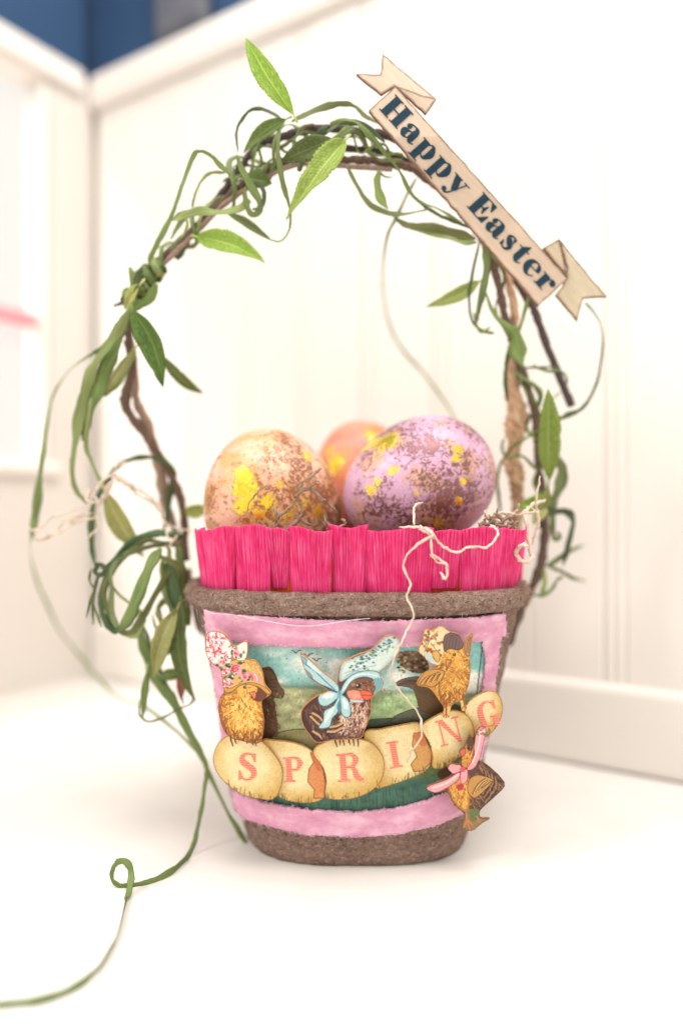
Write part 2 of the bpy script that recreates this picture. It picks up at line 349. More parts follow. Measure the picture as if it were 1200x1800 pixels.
rim = rings_obj('rim', rr, M['peat'], pot, amp=0.0010, freq=170, closed_end=False)

# generic swept strand
def catmull(pts, sub):
    pts = [np.array(p, dtype=float) for p in pts]
    if len(pts) == 2: pts = [pts[0], (pts[0]+pts[1])/2, pts[1]]
    q = [2*pts[0]-pts[1]]+pts+[2*pts[-1]-pts[-2]]
    out = []
    for i in range(1, len(q)-2):
        for k in range(sub):
            t = k/sub
            out.append(0.5*((2*q[i])+(-q[i-1]+q[i+1])*t+(2*q[i-1]-5*q[i]+4*q[i+1]-q[i+2])*t*t+(-q[i-1]+3*q[i]-3*q[i+1]+q[i+2])*t**3))
    out.append(q[-2]); return out
def sweep_data(c, ra, rb, phi, sides=8, lobes=0, twist=0.0, lamp=0.0, ridge=None):
    c = [Vector(p) for p in c]; n = len(c); v, f, uv = [], [], []
    L = 0; prevW = None
    for i in range(n):
        T = (c[min(i+1, n-1)]-c[max(i-1, 0)])
        T = T.normalized() if T.length > 1e-9 else Vector((0, 0, 1))
        if i: L += (c[i]-c[i-1]).length
        W = T.cross(Vector((0, 1, 0)))
        if W.length < 0.15 and prevW is not None: W = prevW-T*prevW.dot(T)
        W.normalize()
        if prevW is not None and W.dot(prevW) < 0: W = -W
        prevW = W; B = T.cross(W)
        cp, sp = math.cos(phi[i]), math.sin(phi[i]); W2 = W*cp+B*sp; B2 = B*cp-W*sp
        for k in range(sides):
            a = 2*math.pi*k/sides; m = 1.0
            if lobes: m = 1+lamp*math.sin(lobes*a+twist*L)
            if ridge: m = 1+ridge[k]*math.sin(L*90+k*2.1)*0.4+ridge[k]
            v.append(c[i]+W2*(ra[i]*math.cos(a)*m)+B2*(rb[i]*math.sin(a)*m)); uv.append((L*100, (k/sides if k <= sides/2 else 1-k/sides)+(twist*L/(6.28*lobes) if lobes else 0)))
    for i in range(n-1):
        for k in range(sides):
            k2 = (k+1) % sides; f.append((i*sides+k, i*sides+k2, (i+1)*sides+k2, (i+1)*sides+k))
    f.append(tuple(range(sides-1, -1, -1))); f.append(tuple((n-1)*sides+k for k in range(sides)))
    return v, f, uv
def expand(pts, w, Y):
    """pts: (px,py[,w[,Y]]) -> px,py,Y,w arrays with Y as number or (start,end)"""
    n = len(pts); out = []
    for i, p in enumerate(pts):
        t = i/(n-1)
        yy = p[3] if len(p) > 3 and p[3] is not None else (Y if not isinstance(Y, tuple) else Y[0]+(Y[1]-Y[0])*t)
        ww_ = p[2] if len(p) > 2 and p[2] is not None else (w if not isinstance(w, tuple) else w[0]+(w[1]-w[0])*t)
        out.append((p[0], p[1], yy+lean(p[1]), ww_))
    return out
def strand(name, pts, m, w=8, Y=-0.005, parent=None, flat=0.28, sub=5, kink=0.0, tw=0.5, taper=True, lobes=0, twist=0, lamp=0.0, sides=8, zmin=None, rough=0.0, link=True):
    s = catmull(expand(pts, w, Y), sub); n = len(s); c, ra, rb, ph = [], [], [], []
    p0 = random.uniform(0, 6.28); fr = random.uniform(0.5, 1.2)
    for i, q in enumerate(s):
        d = D+q[2]; r = max(q[3], 0.8)*d/F/2
        if taper: r *= min(1, 0.45+min(i, n-1-i)*0.25)
        r *= 1+rough*random.uniform(-1, 1)
        p = P(q[0], q[1], q[2])
        if kink: p += Vector((random.gauss(0, kink), random.gauss(0, kink*0.6), random.gauss(0, kink)))
        if zmin is not None: p.z = max(p.z, zmin)
        c.append(p); ra.append(r*(1+0.12*math.sin(i*0.9+p0))); rb.append(max(r*flat, 0.00010) if flat < 1 else r); ph.append(tw*math.sin(fr*i*0.35+p0))
    rdg = [random.uniform(-.3, .3) for _ in range(sides)] if flat < 0.5 else None
    dt = sweep_data(c, ra, rb, ph, sides, lobes, twist, lamp, rdg)
    if not link: return dt
    return obj(name, dt[0], dt[1], m, parent, dt[2])
def twig(pts, m, w, Y): return strand('twig', pts, m, w, Y, basket, flat=1.0, sub=8, tw=0, taper=False, sides=10, kink=0.00012, rough=0.07)

twig([(326, 985, 14, .004), (323, 908), (310, 854), (280, 800), (250, 758), (221, 712, 17), (231, 644, 15), (226, 596), (236, 525), (266, 472, 16), (316, 430), (352, 392), (404, 344), (452, 308), (500, 288), (540, 278), (604, 280, 13), (660, 283), (708, 291), (736, 304), (792, 350), (838, 408), (860, 448), (876, 504), (886, 552), (898, 596), (916, 648), (936, 712), (943, 768), (947, 824), (955, 880), (957, 927, 15), (953, 973, 16), (946, 1005, 17), (927, 1048, 15), (908, 1092, 15), (895, 1135, 12)], M['twig'], 14, .002)
twig([(345, 402), (380, 356), (428, 286, 13), (460, 252, 14), (500, 240), (540, 228), (600, 226), (640, 234), (684, 240), (760, 292), (850, 400), (920, 516), (940, 548), (956, 596), (980, 656), (1004, 714)], M['twig_dark'], 14, (.005, .006))
twig([(470, 300), (524, 274), (570, 262), (640, 263), (690, 274), (735, 296), (800, 350), (850, 420), (872, 480), (884, 545)], M['twig_dark'], 12, .007)
twig([(230, 600), (236, 650), (240, 704), (256, 738, 18), (268, 779, 18), (280, 818, 20), (286, 860, 20), (293, 892, 18), (306, 930), (322, 990)], M['twig_pale'], 14, .006)
twig([(262, 488), (300, 452), (345, 408), (404, 352), (470, 310), (530, 288), (604, 292), (690, 298)], M['twig_pale'], 9, .0)
strand('twig', [(221, 712), (214, 703), (212, 698)], M['twig'], 8, .001, basket, flat=1, sub=3, taper=False)
strand('twig', [(232, 530), (214, 533), (200, 538)], M['twig_dark'], (10, 5), .004, basket, flat=1, sub=3, taper=False)
strand('twig', [(528, 236), (540, 224), (552, 221)], M['twig'], 9, .004, basket, flat=1, sub=3, taper=False)
strand('twig', [(330, 1000, 14), (335, 1040), (343, 1075), (352, 1110, 10)], M['twig'], 13, (.01, .012), basket, flat=1, sub=5, taper=False)
strand('twig', [(338, 1052, 12), (346, 1085), (356, 1118, 8)], M['twig_pale'], 10, .016, basket, flat=1, sub=5, taper=False)
strand('twine_cord', [(886, 466, 10), (896, 504, 13), (904, 560, 14), (900, 600, 15), (898, 640, 18), (902, 693, 26), (907, 735, 36), (905, 762, 32), (902, 786, 21), (900, 812, 29), (906, 838, 27), (910, 868, 22), (908, 910, 20), (906, 960, 20)], M['cord'], 14, .004, basket, flat=0.9, sub=16, tw=0.2, taper=False, lobes=3, twist=520, lamp=0.20, sides=24, rough=0.0)

def rib(pts, m='green', w=8, Y=-0.004, **k):
    k.setdefault('kink', .00006); k.setdefault('rough', .07); k.setdefault('sides', 12); k.setdefault('flat', .10); k.setdefault('tw', .6)
    if 'zmin' not in k and max(q[0] for q in pts) < 372 and min(q[1] for q in pts) > 900:      # cluster hanging beside the pot's front left
        pts = [tuple(q[:3])+(q[3]-.012,) if len(q) > 3 else q for q in pts]; Y = tuple(y_-.012 for y_ in Y) if isinstance(Y, tuple) else Y-.012
    return strand('raffia_strand', pts, M[m], w, Y, basket, **k)
# top of the handle
rib([(262, 460), (280, 424), (304, 376), (320, 328), (340, 276, 9), (350, 266, 5), (368, 272, 6), (388, 292, 9), (404, 308, 8)], 'green', 9, -.006)
rib([(338, 364), (344, 340), (356, 316), (372, 304), (396, 304)], 'lgreen', 6, -.004)
rib([(418, 268), (416, 232), (424, 212), (440, 194), (460, 192, 6), (484, 202, 7), (500, 216)], 'dgreen', 4, .0)
rib([(512, 214, 11), (540, 200, 9), (572, 188, 9), (604, 182, 7), (624, 188, 4), (640, 204), (656, 214)], 'green', 7, -.003)
rib([(416, 272, 4), (424, 296, 10), (440, 328, 12), (456, 356, 11), (452, 374, 9), (440, 374, 8), (432, 352, 7), (430, 330, 6)], 'green', 9, -.007)
rib([(444, 368), (458, 366), (464, 350), (462, 332), (446, 318)], 'dgreen', 8, -.008)
rib([(492, 226, 5), (488, 260, 8), (492, 300, 9), (500, 336, 8), (510, 372, 4), (508, 405, 3), (492, 424, 3), (470, 420, 3)], 'green', 7, -.009)
rib([(572, 222), (564, 232), (548, 256), (532, 284), (524, 300)], 'dgreen', 11, -.004)
rib([(300, 388), (320, 380), (350, 372), (384, 374), (420, 368), (440, 352)], 'lgreen', 13, -.006)
rib([(300, 420), (318, 390), (340, 372), (352, 366)], 'green', 8, -.003)
rib([(262, 486), (300, 440), (330, 412), (356, 384)], 'green', 9, .002)
rib([(310, 456), (324, 430), (334, 412)], 'dgreen', 14, .001)
rib([(318, 372), (330, 392), (320, 418)], 'lgreen', 5, -.006)
rib([(580, 218, 10), (604, 210, 8), (628, 216, 9), (652, 240, 11), (680, 272, 8), (704, 304, 7), (720, 336, 7), (740, 356, 6), (772, 368, 5), (812, 392, 6)], 'green', 9, -.005)
rib([(570, 236), (588, 222), (604, 214), (640, 220), (676, 250)], 'dgreen', 9, -.003)
rib([(608, 288), (628, 328), (652, 360, 8), (692, 376, 9), (732, 372, 4), (756, 366, 3)], 'green', 6, -.004)
rib([(666, 296, 5), (663, 320, 11), (668, 345, 12), (682, 368, 5)], 'lgreen', 10, -.004)
rib([(600, 188), (624, 186), (644, 204), (664, 216)], 'green', 4, .001)
rib([(690, 380, 5), (716, 396, 10), (760, 400, 11), (800, 410, 12), (836, 420, 8)], 'olive', 10, -.002)
rib([(696, 386), (730, 402), (780, 416), (812, 426), (838, 426)], 'lgreen', 8, -.001)
rib([(732, 312), (712, 348), (696, 384, 8), (682, 410, 5), (673, 464, 4, .03), (674, 520, 4, .05), (684, 572, 4, .06), (708, 616, 5, .06), (744, 656, 5, .06), (776, 700, 5, .05), (802, 746, 4, .04), (806, 800, 4, .03)], 'olive', 5, .01)
rib([(736, 356), (770, 378), (800, 390), (828, 402)], 'dgreen', 6, -.003)
# loose raffia wound round the handle
def wind(path, turns, amp, m, w0, a0=0.0, Y=.002):
    c_ = catmull([(p[0], p[1], 0) for p in path], 12); n_ = len(c_); out = []
    for i in range(0, n_, 2):
        q = c_[i]; t = i/(n_-1); a, b = c_[max(i-1, 0)], c_[min(i+1, n_-1)]; tx, ty = b[0]-a[0], b[1]-a[1]; l_ = math.hypot(tx, ty) or 1
        A = a0+2*math.pi*turns*t; r_ = amp*(0.8+0.4*math.sin(3.1*t+a0)); out.append((q[0]-ty/l_*r_*math.cos(A), q[1]+tx/l_*r_*math.cos(A), w0*(0.8+0.4*math.sin(5*t+a0)**2), Y-r_*0.0002*math.sin(A)))
    rib(out, m, w0, 0, sub=3)
arc1 = [(268, 470), (316, 430), (352, 392), (404, 344), (452, 308), (500, 288)]; arc2 = [(404, 330), (440, 285), (480, 255), (540, 240), (600, 244), (650, 258), (704, 288)]
arc3 = [(856, 440), (876, 504), (886, 552), (898, 596), (916, 648), (936, 712), (944, 768), (948, 824), (955, 880)]
wind(arc1, 3.5, 17, 'green', 8, 0.3); wind(arc1, 2.4, 20, 'lgreen', 6, 2.0); wind(arc1, 4.2, 15, 'olive', 4, 4.0)
wind(arc2, 3.2, 24, 'green', 8, 1.0); wind(arc2, 4.1, 19, 'olive', 6, 3.0); wind(arc2, 2.3, 28, 'lgreen', 5, 5.0); wind(arc2, 5.0, 17, 'green', 4, 0.2)
wind(arc3, 3.4, 12, 'olive', 4, 1.4); wind(arc3[4:], 2.2, 15, 'green', 6, 0.6)
wind([(288, 965), (300, 1010), (300, 1060), (292, 1110), (286, 1150)], 1.6, 18, 'olive', 9, 0.5, -.008); wind([(280, 960), (292, 1020), (310, 1080), (318, 1150)], 1.3, 16, 'green', 10, 2.5, -.006)
# right side of the handle
rib([(842, 424), (830, 480), (824, 520), (828, 560), (844, 580), (868, 586)], 'dgreen', 5, -.003)
rib([(850, 426), (855, 468, 12), (846, 516, 10), (838, 555, 8), (834, 572, 5)], 'green', 9, -.005)
rib([(834, 568), (846, 584), (862, 574)], 'green', 5, -.004)
rib([(832, 548), (840, 578), (866, 584)], 'lgreen', 4, -.003)
rib([(852, 510, 6), (866, 548, 12), (888, 572, 16), (906, 590, 26), (912, 622, 30), (918, 644, 14)], 'green', 18, -.006)
rib([(930, 516), (918, 560), (908, 590)], 'green', 7, -.004)
rib([(898, 600), (889, 640), (887, 672), (892, 706)], 'dgreen', 6, -.003)
rib([(916, 646), (948, 646), (970, 646), (990, 656), (996, 668), (992, 680)], 'dgreen', 4, .002)
rib([(936, 642), (960, 652), (984, 650)], 'green', 5, .0)
rib([(1028, 532, 7), (1048, 556, 4), (1058, 588, 4), (1056, 632, 4), (1048, 672, 5), (1032, 706, 6), (1016, 722, 9), (996, 730, 10), (980, 738, 7)], 'dgreen', 5, (.004, -.002))
rib([(984, 690), (972, 700), (966, 706)], 'lgreen', 4, .004)
rib([(944, 757), (924, 770), (902, 784), (890, 800), (879, 815), (874, 843), (876, 872), (880, 910)], 'olive', 6, (-.004, .004))
rib([(885, 770), (882, 790), (893, 806), (914, 800), (936, 818), (950, 834)], 'green', 5, -.001)
rib([(978, 800, 8), (988, 828, 18), (982, 858, 19), (970, 884, 18), (964, 905, 9)], 'green', 16, -.002)
rib([(948, 906), (975, 899, 9), (998, 901, 10), (1006, 917, 8), (1002, 942, 8), (994, 973, 7), (989, 994, 4)], 'dgreen', 8, -.003)
rib([(1000, 905, 5), (1008, 920, 6), (998, 950, 6), (992, 972, 5)], 'green', 6, -.001)
rib([(1028, 957, 3, .03), (1002, 968, 7), (977, 985, 8), (958, 996, 8)], 'green', 7, .004)
rib([(958, 994), (984, 1004), (1006, 1016), (1030, 1022, 3, .03)], 'olive', 6, .006)
rib([(956, 1000, 8), (957, 1030, 12), (950, 1046, 7)], 'lgreen', 10, .0)
rib([(936, 1046), (956, 1046), (972, 1032), (978, 1020), (988, 1014)], 'green', 5, -.001)
rib([(962, 872, 14), (970, 905, 12), (970, 930, 10), (974, 948, 8), (984, 944, 7), (978, 934, 5)], 'green', 9, .0)
rib([(945, 870), (948, 900), (956, 935)], 'dgreen', 14, .003)
# knot on the left shoulder
for (mm, w0, tn, a0, rad) in (('green', 17, 3.3, 0.4, 13), ('lgreen', 12, 2.2, 2.0, 15.5), ('dgreen', 8, 1.6, 3.6, 16)):
    hp = []
    for i in range(41):
        t = i/40; A = a0+2*math.pi*tn*t; rd = rad*(1+0.35*math.sin(math.pi*t))
        hp.append((228+52*t+rd*math.cos(A)*0.79, 530-68*t+rd*math.cos(A)*0.61, w0, 0.001-rd*0.0002*math.sin(A)))
    rib(hp, mm, w0, 0, tw=0.1, flat=0.2, sub=3)
rib([(228, 470), (236, 500), (232, 528), (224, 556)], 'lgreen', 12, -.006)
rib([(250, 470), (240, 500), (226, 520), (212, 528)], 'dgreen', 10, -.008)
rib([(276, 500), (262, 526), (240, 540), (226, 552)], 'green', 16, -.007)
# long falling strands, left
rib([(228, 540, 12), (212, 575, 20), (190, 606, 20), (169, 636, 18), (156, 668, 20), (140, 728, 20), (131, 785, 14), (127, 824, 9), (133, 860, 9), (154, 886, 8)], 'lgreen', 16, -.012)
rib([(228, 556, 10), (208, 604, 16), (188, 650, 22), (172, 692, 24), (157, 730, 18), (146, 775, 9)], 'green', 18, -.010)
rib([(160, 700, 10), (151, 779, 8), (160, 809, 8), (172, 836, 9), (187, 862, 10)], 'lgreen', 9, -.012)
rib([(222, 560), (200, 592, 9), (176, 614, 8), (160, 623, 6), (124, 650, 4, .012), (97, 689, 4, .014), (85, 728, 5, .01), (76, 794, 11), (69, 850, 14), (62, 905, 14), (56, 940, 10), (54, 965, 7, .02), (63, 1015, 5, .05), (83, 1062, 5, .07), (106, 1109, 5, .075), (137, 1148, 5, .075), (168, 1187, 5, .07), (203, 1222, 5, .05), (238, 1237, 5, .03), (258, 1245, 6, .015), (289, 1268, 6, .0), (320, 1294, 7, -.006), (350, 1326, 7, -.008)], 'green', 6, (-.006, .0), sub=6)
rib([(236, 612), (222, 650), (200, 680), (182, 696)], 'lgreen', (16, 8), -.006)
rib([(310, 838), (300, 818), (276, 805), (247, 803), (223, 809), (202, 824), (187, 848), (175, 869), (163, 890, 12), (160, 935, 11), (163, 974, 8), (168, 990, 8), (176, 1000, 9)], 'dgreen', 8, (.002, -.016))
rib([(302, 836, 8), (301, 860, 10), (294, 905, 8), (288, 940, 8)], 'dgreen', 8, .001)
rib([(166, 994), (178, 992), (184, 1002), (176, 1012), (167, 1004), (172, 994)], 'dgreen', 8, -.016)
rib([(176, 1006), (168, 1030), (163, 1060), (164, 1098)], 'dgreen', (8, 7), -.016)
rib([(172, 1020), (160, 1052), (152, 1086)], 'dgreen', (5, 4), -.016)
rib([(166, 1030), (164, 1060), (172, 1080), (179, 1102)], 'olive', 4, -.016)
rib([(182, 998), (200, 984), (216, 974), (240, 966)], 'dgreen', 4, (-.016, -.006))
rib([(160, 1000), (157, 1020), (166, 1036)], 'olive', 3, -.016)
rib([(322, 944), (300, 940), (273, 938), (234, 953), (207, 981), (188, 1016), (177, 1054), (184, 1086), (199, 1107), (210, 1110)], 'dgreen', 11, (-.002, -.014))
rib([(318, 958), (289, 956), (258, 962), (223, 973), (198, 998), (196, 1035), (197, 1078), (208, 1107)], 'green', 11, (-.004, -.016))
rib([(290, 955), (258, 950), (232, 966), (204, 996), (184, 1034), (187, 1068), (200, 1100)], 'olive', 9, (-.006, -.012))
rib([(284, 964, 12), (264, 996, 22), (244, 1047, 22), (226, 1090, 17), (208, 1112, 8)], 'green', 20, -.017)
rib([(300, 1005), (282, 1030), (256, 1078), (228, 1112), (206, 1108)], 'olive', 9, -.014)
rib([(196, 1027), (211, 1047), (234, 1062), (250, 1060)], 'green', 5, -.012)
rib([(210, 1110, 10), (232, 1116, 16), (246, 1104, 14), (256, 1080, 8)], 'lgreen', 12, -.013)
rib([(246, 1070, 10), (248, 1124, 12), (262, 1163, 14), (273, 1194, 14), (304, 1233, 15), (328, 1280, 14), (347, 1315, 11), (360, 1338, 7), (363, 1356, 6), (358, 1397, 6), (350, 1443, 6), (338, 1490, 7, -.030), (318, 1520, 11, -.038), (296, 1538, 13, -.0445), (264, 1550, 9, -.0490), (234, 1556, 8, -.0510), (212, 1557, 8, -.0515), (198, 1546, 6, -.0515), (199, 1527, 7, -.0515), (210, 1514, 9, -.0515), (224, 1518, 11, -.052), (231, 1540, 11, -.053), (222, 1590, 10, -.060), (205, 1650, 9, -.078), (170, 1706, 10, -.092), (120, 1742, 11, -.100), (60, 1760, 11, -.104), (0, 1766, 11, -.105), (-60, 1768, 11, -.105)], 'green', 12, (-.012, -.052), sub=6, zmin=0.0008, tw=.2)
rib([(252, 1100), (268, 1150), (290, 1200), (318, 1262), (350, 1322), (372, 1370, 8), (402, 1432, 8), (424, 1470, 8), (434, 1484, 6)], 'green', 9, (-.010, -.022))
rib([(298, 985, 12), (304, 1030, 18), (314, 1078, 14), (320, 1120, 9)], 'dgreen', 14, -.010)
rib([(286, 978, 8), (288, 1010, 14), (302, 1040, 10)], 'olive', 12, -.006)
rib([(312, 960), (318, 1000), (322, 1050), (330, 1100)], 'green', 16, -.004)
rib([(262, 1170, 6), (258, 1205, 9), (254, 1249, 5), (248, 1262, 3)], 'green', 8, -.012)
rib([(246, 1228), (246, 1256), (262, 1268), (289, 1260), (312, 1247), (334, 1238), (341, 1226)], 'olive', 3, -.011)
rib([(262, 1138), (274, 1132), (284, 1112), (280, 1090)], 'dgreen', 5, -.008)
rib([(268, 1080), (276, 1110), (292, 1130)], 'green', 4, -.006)
rib([(328, 1190), (320, 1220), (322, 1240)], 'dgreen', 4, -.004)

# leaves: folded along the midrib, toothed edge, given thickness
def leaf(base, tip, w, m='leaf', Y=-0.004, Y1=None, fold=None, bow=None, side=0.0, teeth=0.10, roll=None, stalk=12):
    R_ = random.Random(int(base[0]*7+base[1]*13+tip[0]))
    if Y1 is None: Y1 = Y
    fold = R_.uniform(0.25, 0.6) if fold is None else fold; bow = R_.uniform(-0.02, 0.12) if bow is None else bow
    roll = R_.uniform(-0.35, 0.35) if roll is None else roll; tws = R_.uniform(-0.8, 0.8); cur = R_.uniform(-0.14, 0.14); fat = R_.uniform(0.7, 1.05)
    nL, nW = 44, 8; Y += lean(base[1]); Y1 += lean(tip[1])
    if base[0] < 372 and base[1] > 900: Y -= .012; Y1 -= .012
    b = P(base[0], base[1], Y); t = P(tip[0], tip[1], Y1); ax = t-b; L = ax.length; ax.normalize()
    sd = ax.cross(Vector((0, 1, 0))).normalized(); nr = sd.cross(ax).normalized()
    if nr.y > 0: nr = -nr
    hw = w*(D+Y)/F/2; v, uv, f = [], [], []; nick = R_.uniform(0.3, 0.8)
    for layer in (0, 1):
        for i in range(nL+1):
            s = i/nL; Q = Matrix.Rotation(roll+tws*(s-0.4), 3, ax); sd2 = Q@sd; nr2 = Q@nr
            prof_ = (math.sin(math.pi*min(s**fat, 1.0))**0.8)*(1-0.25*s)*1.12 if 0 < s < 1 else 0.0
            if s < 0.06: prof_ = max(prof_, 0.07)
            cen = b+ax*(L*s)+sd*(side*L*math.sin(math.pi*s))+nr*(bow*L*math.sin(math.pi*s)+cur*L*s*s)
            for j in range(nW+1):
                q = (j/nW-0.5)*2
                tooth = 1+teeth*(((i*0.5+(0.25 if q > 0 else 0)) % 1)*2-0.5)*(0 if s < 0.12 or s > 0.97 else 1)*(0.6+0.8*math.sin(i*1.7+q)**2)
                if abs(q) > 0.9 and abs(s-nick) < 0.03: tooth *= 0.93
                ww_ = hw*prof_*q*(tooth if abs(q) > 0.9 else 1)
                z = fold*abs(ww_)+0.05*hw*math.sin(11*s+3*q+nick*9)+0.04*hw*math.sin(23*s)*abs(q)
                p = cen+sd2*(ww_*math.cos(fold*0.6))+nr2*(z-(0.00020 if layer else 0)*(1-0.6*abs(q)))
                v.append(p); uv.append((s*2, j/nW))
    K = nW+1; O = (nL+1)*K
    for i in range(nL):
        for j in range(nW):
            a = i*K+j; f.append((a, a+1, a+K+1, a+K)); f.append((O+a, O+a+K, O+a+K+1, O+a+1))
        for j in (0, nW):
            a = i*K+j; f.append((a, a+K, O+a+K, O+a) if j == 0 else (a, O+a, O+a+K, a+K))
    if stalk:
        sl = stalk*(D+Y)/F; q = [b+ax*(0.05*L), b, b-ax*sl*0.5-nr*sl*0.15, b-ax*sl-nr*sl*0.5]; r0 = max(hw*0.09, 0.0003)
        d = sweep_data(q, [r0*.8, r0, r0, r0*1.2], [r0*.8, r0, r0, r0*1.2], [0]*4, 6); b0 = len(v)
        v += d[0]; uv += [(0.05, 0.5)]*len(d[0]); f += [tuple(b0+k for k in g) for g in d[1]]
    o = obj('leaf', v, f, M[m], basket, uv); return o
leaf((516, 202), (430, 55), 40, 'leaf', -.006, -.010, side=0.03)
leaf((502, 210), (427, 268), 26, 'leaf_d', -.002, side=-0.06)
leaf((606, 246), (500, 379), 50, 'leaf', -.009, -.013, side=0.02)
leaf((584, 244), (494, 284), 40, 'leaf_d', -.004, -.006)
leaf((346, 416), (468, 466), 40, 'leaf', -.004, -.008, side=0.05)
leaf((398, 374), (478, 424), 18, 'leaf_d', -.003, teeth=0.03)
leaf((436, 314), (478, 322), 34, 'leaf_d', -.002)
leaf((842, 494), (750, 538), 26, 'leaf', .0, -.004, side=0.06)
leaf((964, 845), (960, 682), 42, 'leaf', -.010, -.012, teeth=0.16, side=0.0)
leaf((958, 886), (914, 890), 36, 'leaf', -.004, -.010)
leaf((948, 896), (962, 852), 24, 'leaf', -.012, -.016, teeth=0.2)
leaf((956, 880), (936, 922), 26, 'leaf_y', -.006, -.010)
leaf((233, 545), (290, 682), 46, 'leaf_d', -.012, -.016, side=0.08, teeth=0.04)
leaf((282, 622), (360, 694), 22, 'leaf_d', -.006, .004, side=-0.06, teeth=0.02)
leaf((238, 612), (180, 698), 18, 'leaf_y', -.008, teeth=0.03)
leaf((184, 862), (255, 974), 40, 'leaf_y', -.014, -.006, side=-0.05, teeth=0.03)
leaf((364, 892), (322, 902), 26, 'leaf', .0, .002)
leaf((312, 1070), (274, 1192), 36, 'leaf_y', -.012, -.016, side=-0.06, teeth=0.04)
leaf((318, 1060), (342, 1236), 30, 'leaf_d', -.011, -.014, side=-0.07, teeth=0.03)
leaf((300, 980), (308, 1090), 26, 'leaf_d', -.007, -.009, teeth=0.03)
leaf((280, 1188), (326, 1182), 22, 'leaf_d', -.004, teeth=0.04)
leaf((322, 1165), (318, 1232), 18, 'leaf_b', -.004, teeth=0.05)
leaf((258, 1180), (253, 1256), 12, 'leaf_d', -.012, teeth=0.02)
leaf((246, 500), (218, 545), 22, 'leaf_y', -.008, teeth=0.02)

# ------------------------------------------------------------------ crepe ruffle
def front_Y(X, a, n=NEXP):
    t = np.clip(np.abs(X)/a, 0, 0.992); return -a*(1-t**n)**(1/n)
def ray_front(px, py, a, it=40):
    Y = np.full(np.shape(px), -0.04)
    for _ in range(it):
        X = CX+(px-600)/F*(D+Y); Y = 0.4*Y+0.6*front_Y(X, a)
    return X, Y
def pleat(x0, x1, b0, b1, oL, oR, seed, m='pink', top=930, zt=0.1064, zb=0.0845, at=0.0580, ab=0.0532, name='crepe_pleat', rise=1.0):
    r = np.random.default_rng(seed); nC = max(int(abs(x1-x0)/1.1), 14); nR = 26
    ph = np.cumsum(r.uniform(0.7, 1.9, nC+1)); amp = r.uniform(0.4, 1.0, nC+1)
    tj = np.convolve(r.normal(0, 1, nC+1), np.ones(5)/5, 'same')*0.00016; tl = r.uniform(-1, 1)*0.0007
    v, f, uv = [], [], []
    for i in range(nR+1):
        s = i/nR; a = ab+(at-ab)*s; u = np.linspace(0, 1, nC+1)
        px = b0+(b1-b0)*u+((x0-b0)+(x1-x0-b1+b0)*u)*s
        off = (oL+(oR-oL)*u)*1.6+0.0011*np.sin(math.pi*u)*(0.3+0.7*s)*(1 if seed % 3 else -0.6)
        off = off-0.0016*np.exp(-(u/0.10)**2)-0.0016*np.exp(-((1-u)/0.10)**2)+0.0007*np.sin(2*math.pi*u*(1.3+0.3*(seed % 4))+seed*1.7+1.2*s)*(0.25+0.75*s)
        px = px+2.2*np.sin(s*2.6+seed*2.1)*(0.3+0.7*np.abs(u-0.5))
        X, Y = ray_front(px, None, a)
        off = off+0.00040*amp*np.sin(ph+0.8*np.sin(s*5+seed)+0.5*s)+0.0005*np.sin(u*7+seed+2*s)*s+r.normal(0, 0.00003, nC+1)
        off = off*(0.45+0.55*s)
        nx = X/np.maximum(np.hypot(X, Y), 1e-6); ny = Y/np.maximum(np.hypot(X, Y), 1e-6)
        z = zb+(zt-zb)*s*rise+(tj+tl*(u-0.5)*2+0.00045*np.sin(u*6.5+seed*1.3))*s
        for k in range(nC+1):
            v.append((X[k]+nx[k]*off[k]*0.4, Y[k]+(ny[k]*0.4-0.6)*off[k], z[k])); uv.append((u[k]*abs(x1-x0)*0.0002*5, s))
    K = nC+1
    for i in range(nR):
        for k in range(nC): a = i*K+k; f.append((a, a+1, a+K+1, a+K))
    o = obj(name, v, f, M[m], basket, uv)
    so = o.modifiers.new('thickness', 'SOLIDIFY'); so.thickness = 0.00025; so.offset = 1
    return o
pleat(338, 930, 352, 918, -0.0012, -0.0012, 90, 'orange', name='orange_crepe_layer', zt=0.1035)
pleat(340, 362, 354, 372, -0.0004, 0.0008, 1, zt=.1060)
pleat(347, 415, 366, 416, 0.0002, 0.0018, 2)
pleat(406, 474, 413, 476, 0.0004, 0.0020, 3, zt=.1072)
pleat(466, 520, 478, 508, 0.0008, -0.0004, 4, zt=.1062, zb=.0886)
pleat(506, 584, 514, 582, 0.0006, 0.0018, 5)
pleat(576, 646, 584, 640, 0.0002, 0.0014, 6, zt=.1071)
pleat(636, 760, 644, 752, 0.0006, 0.0016, 7)
pleat(750, 816, 752, 806, 0.0004, 0.0002, 8, zt=.1058, zb=.0884)
pleat(806, 892, 806, 884, 0.0008, 0.0014, 9, zt=.1066)
pleat(884, 927, 880, 912, 0.0004, 0.0012, 10, zt=.1060)

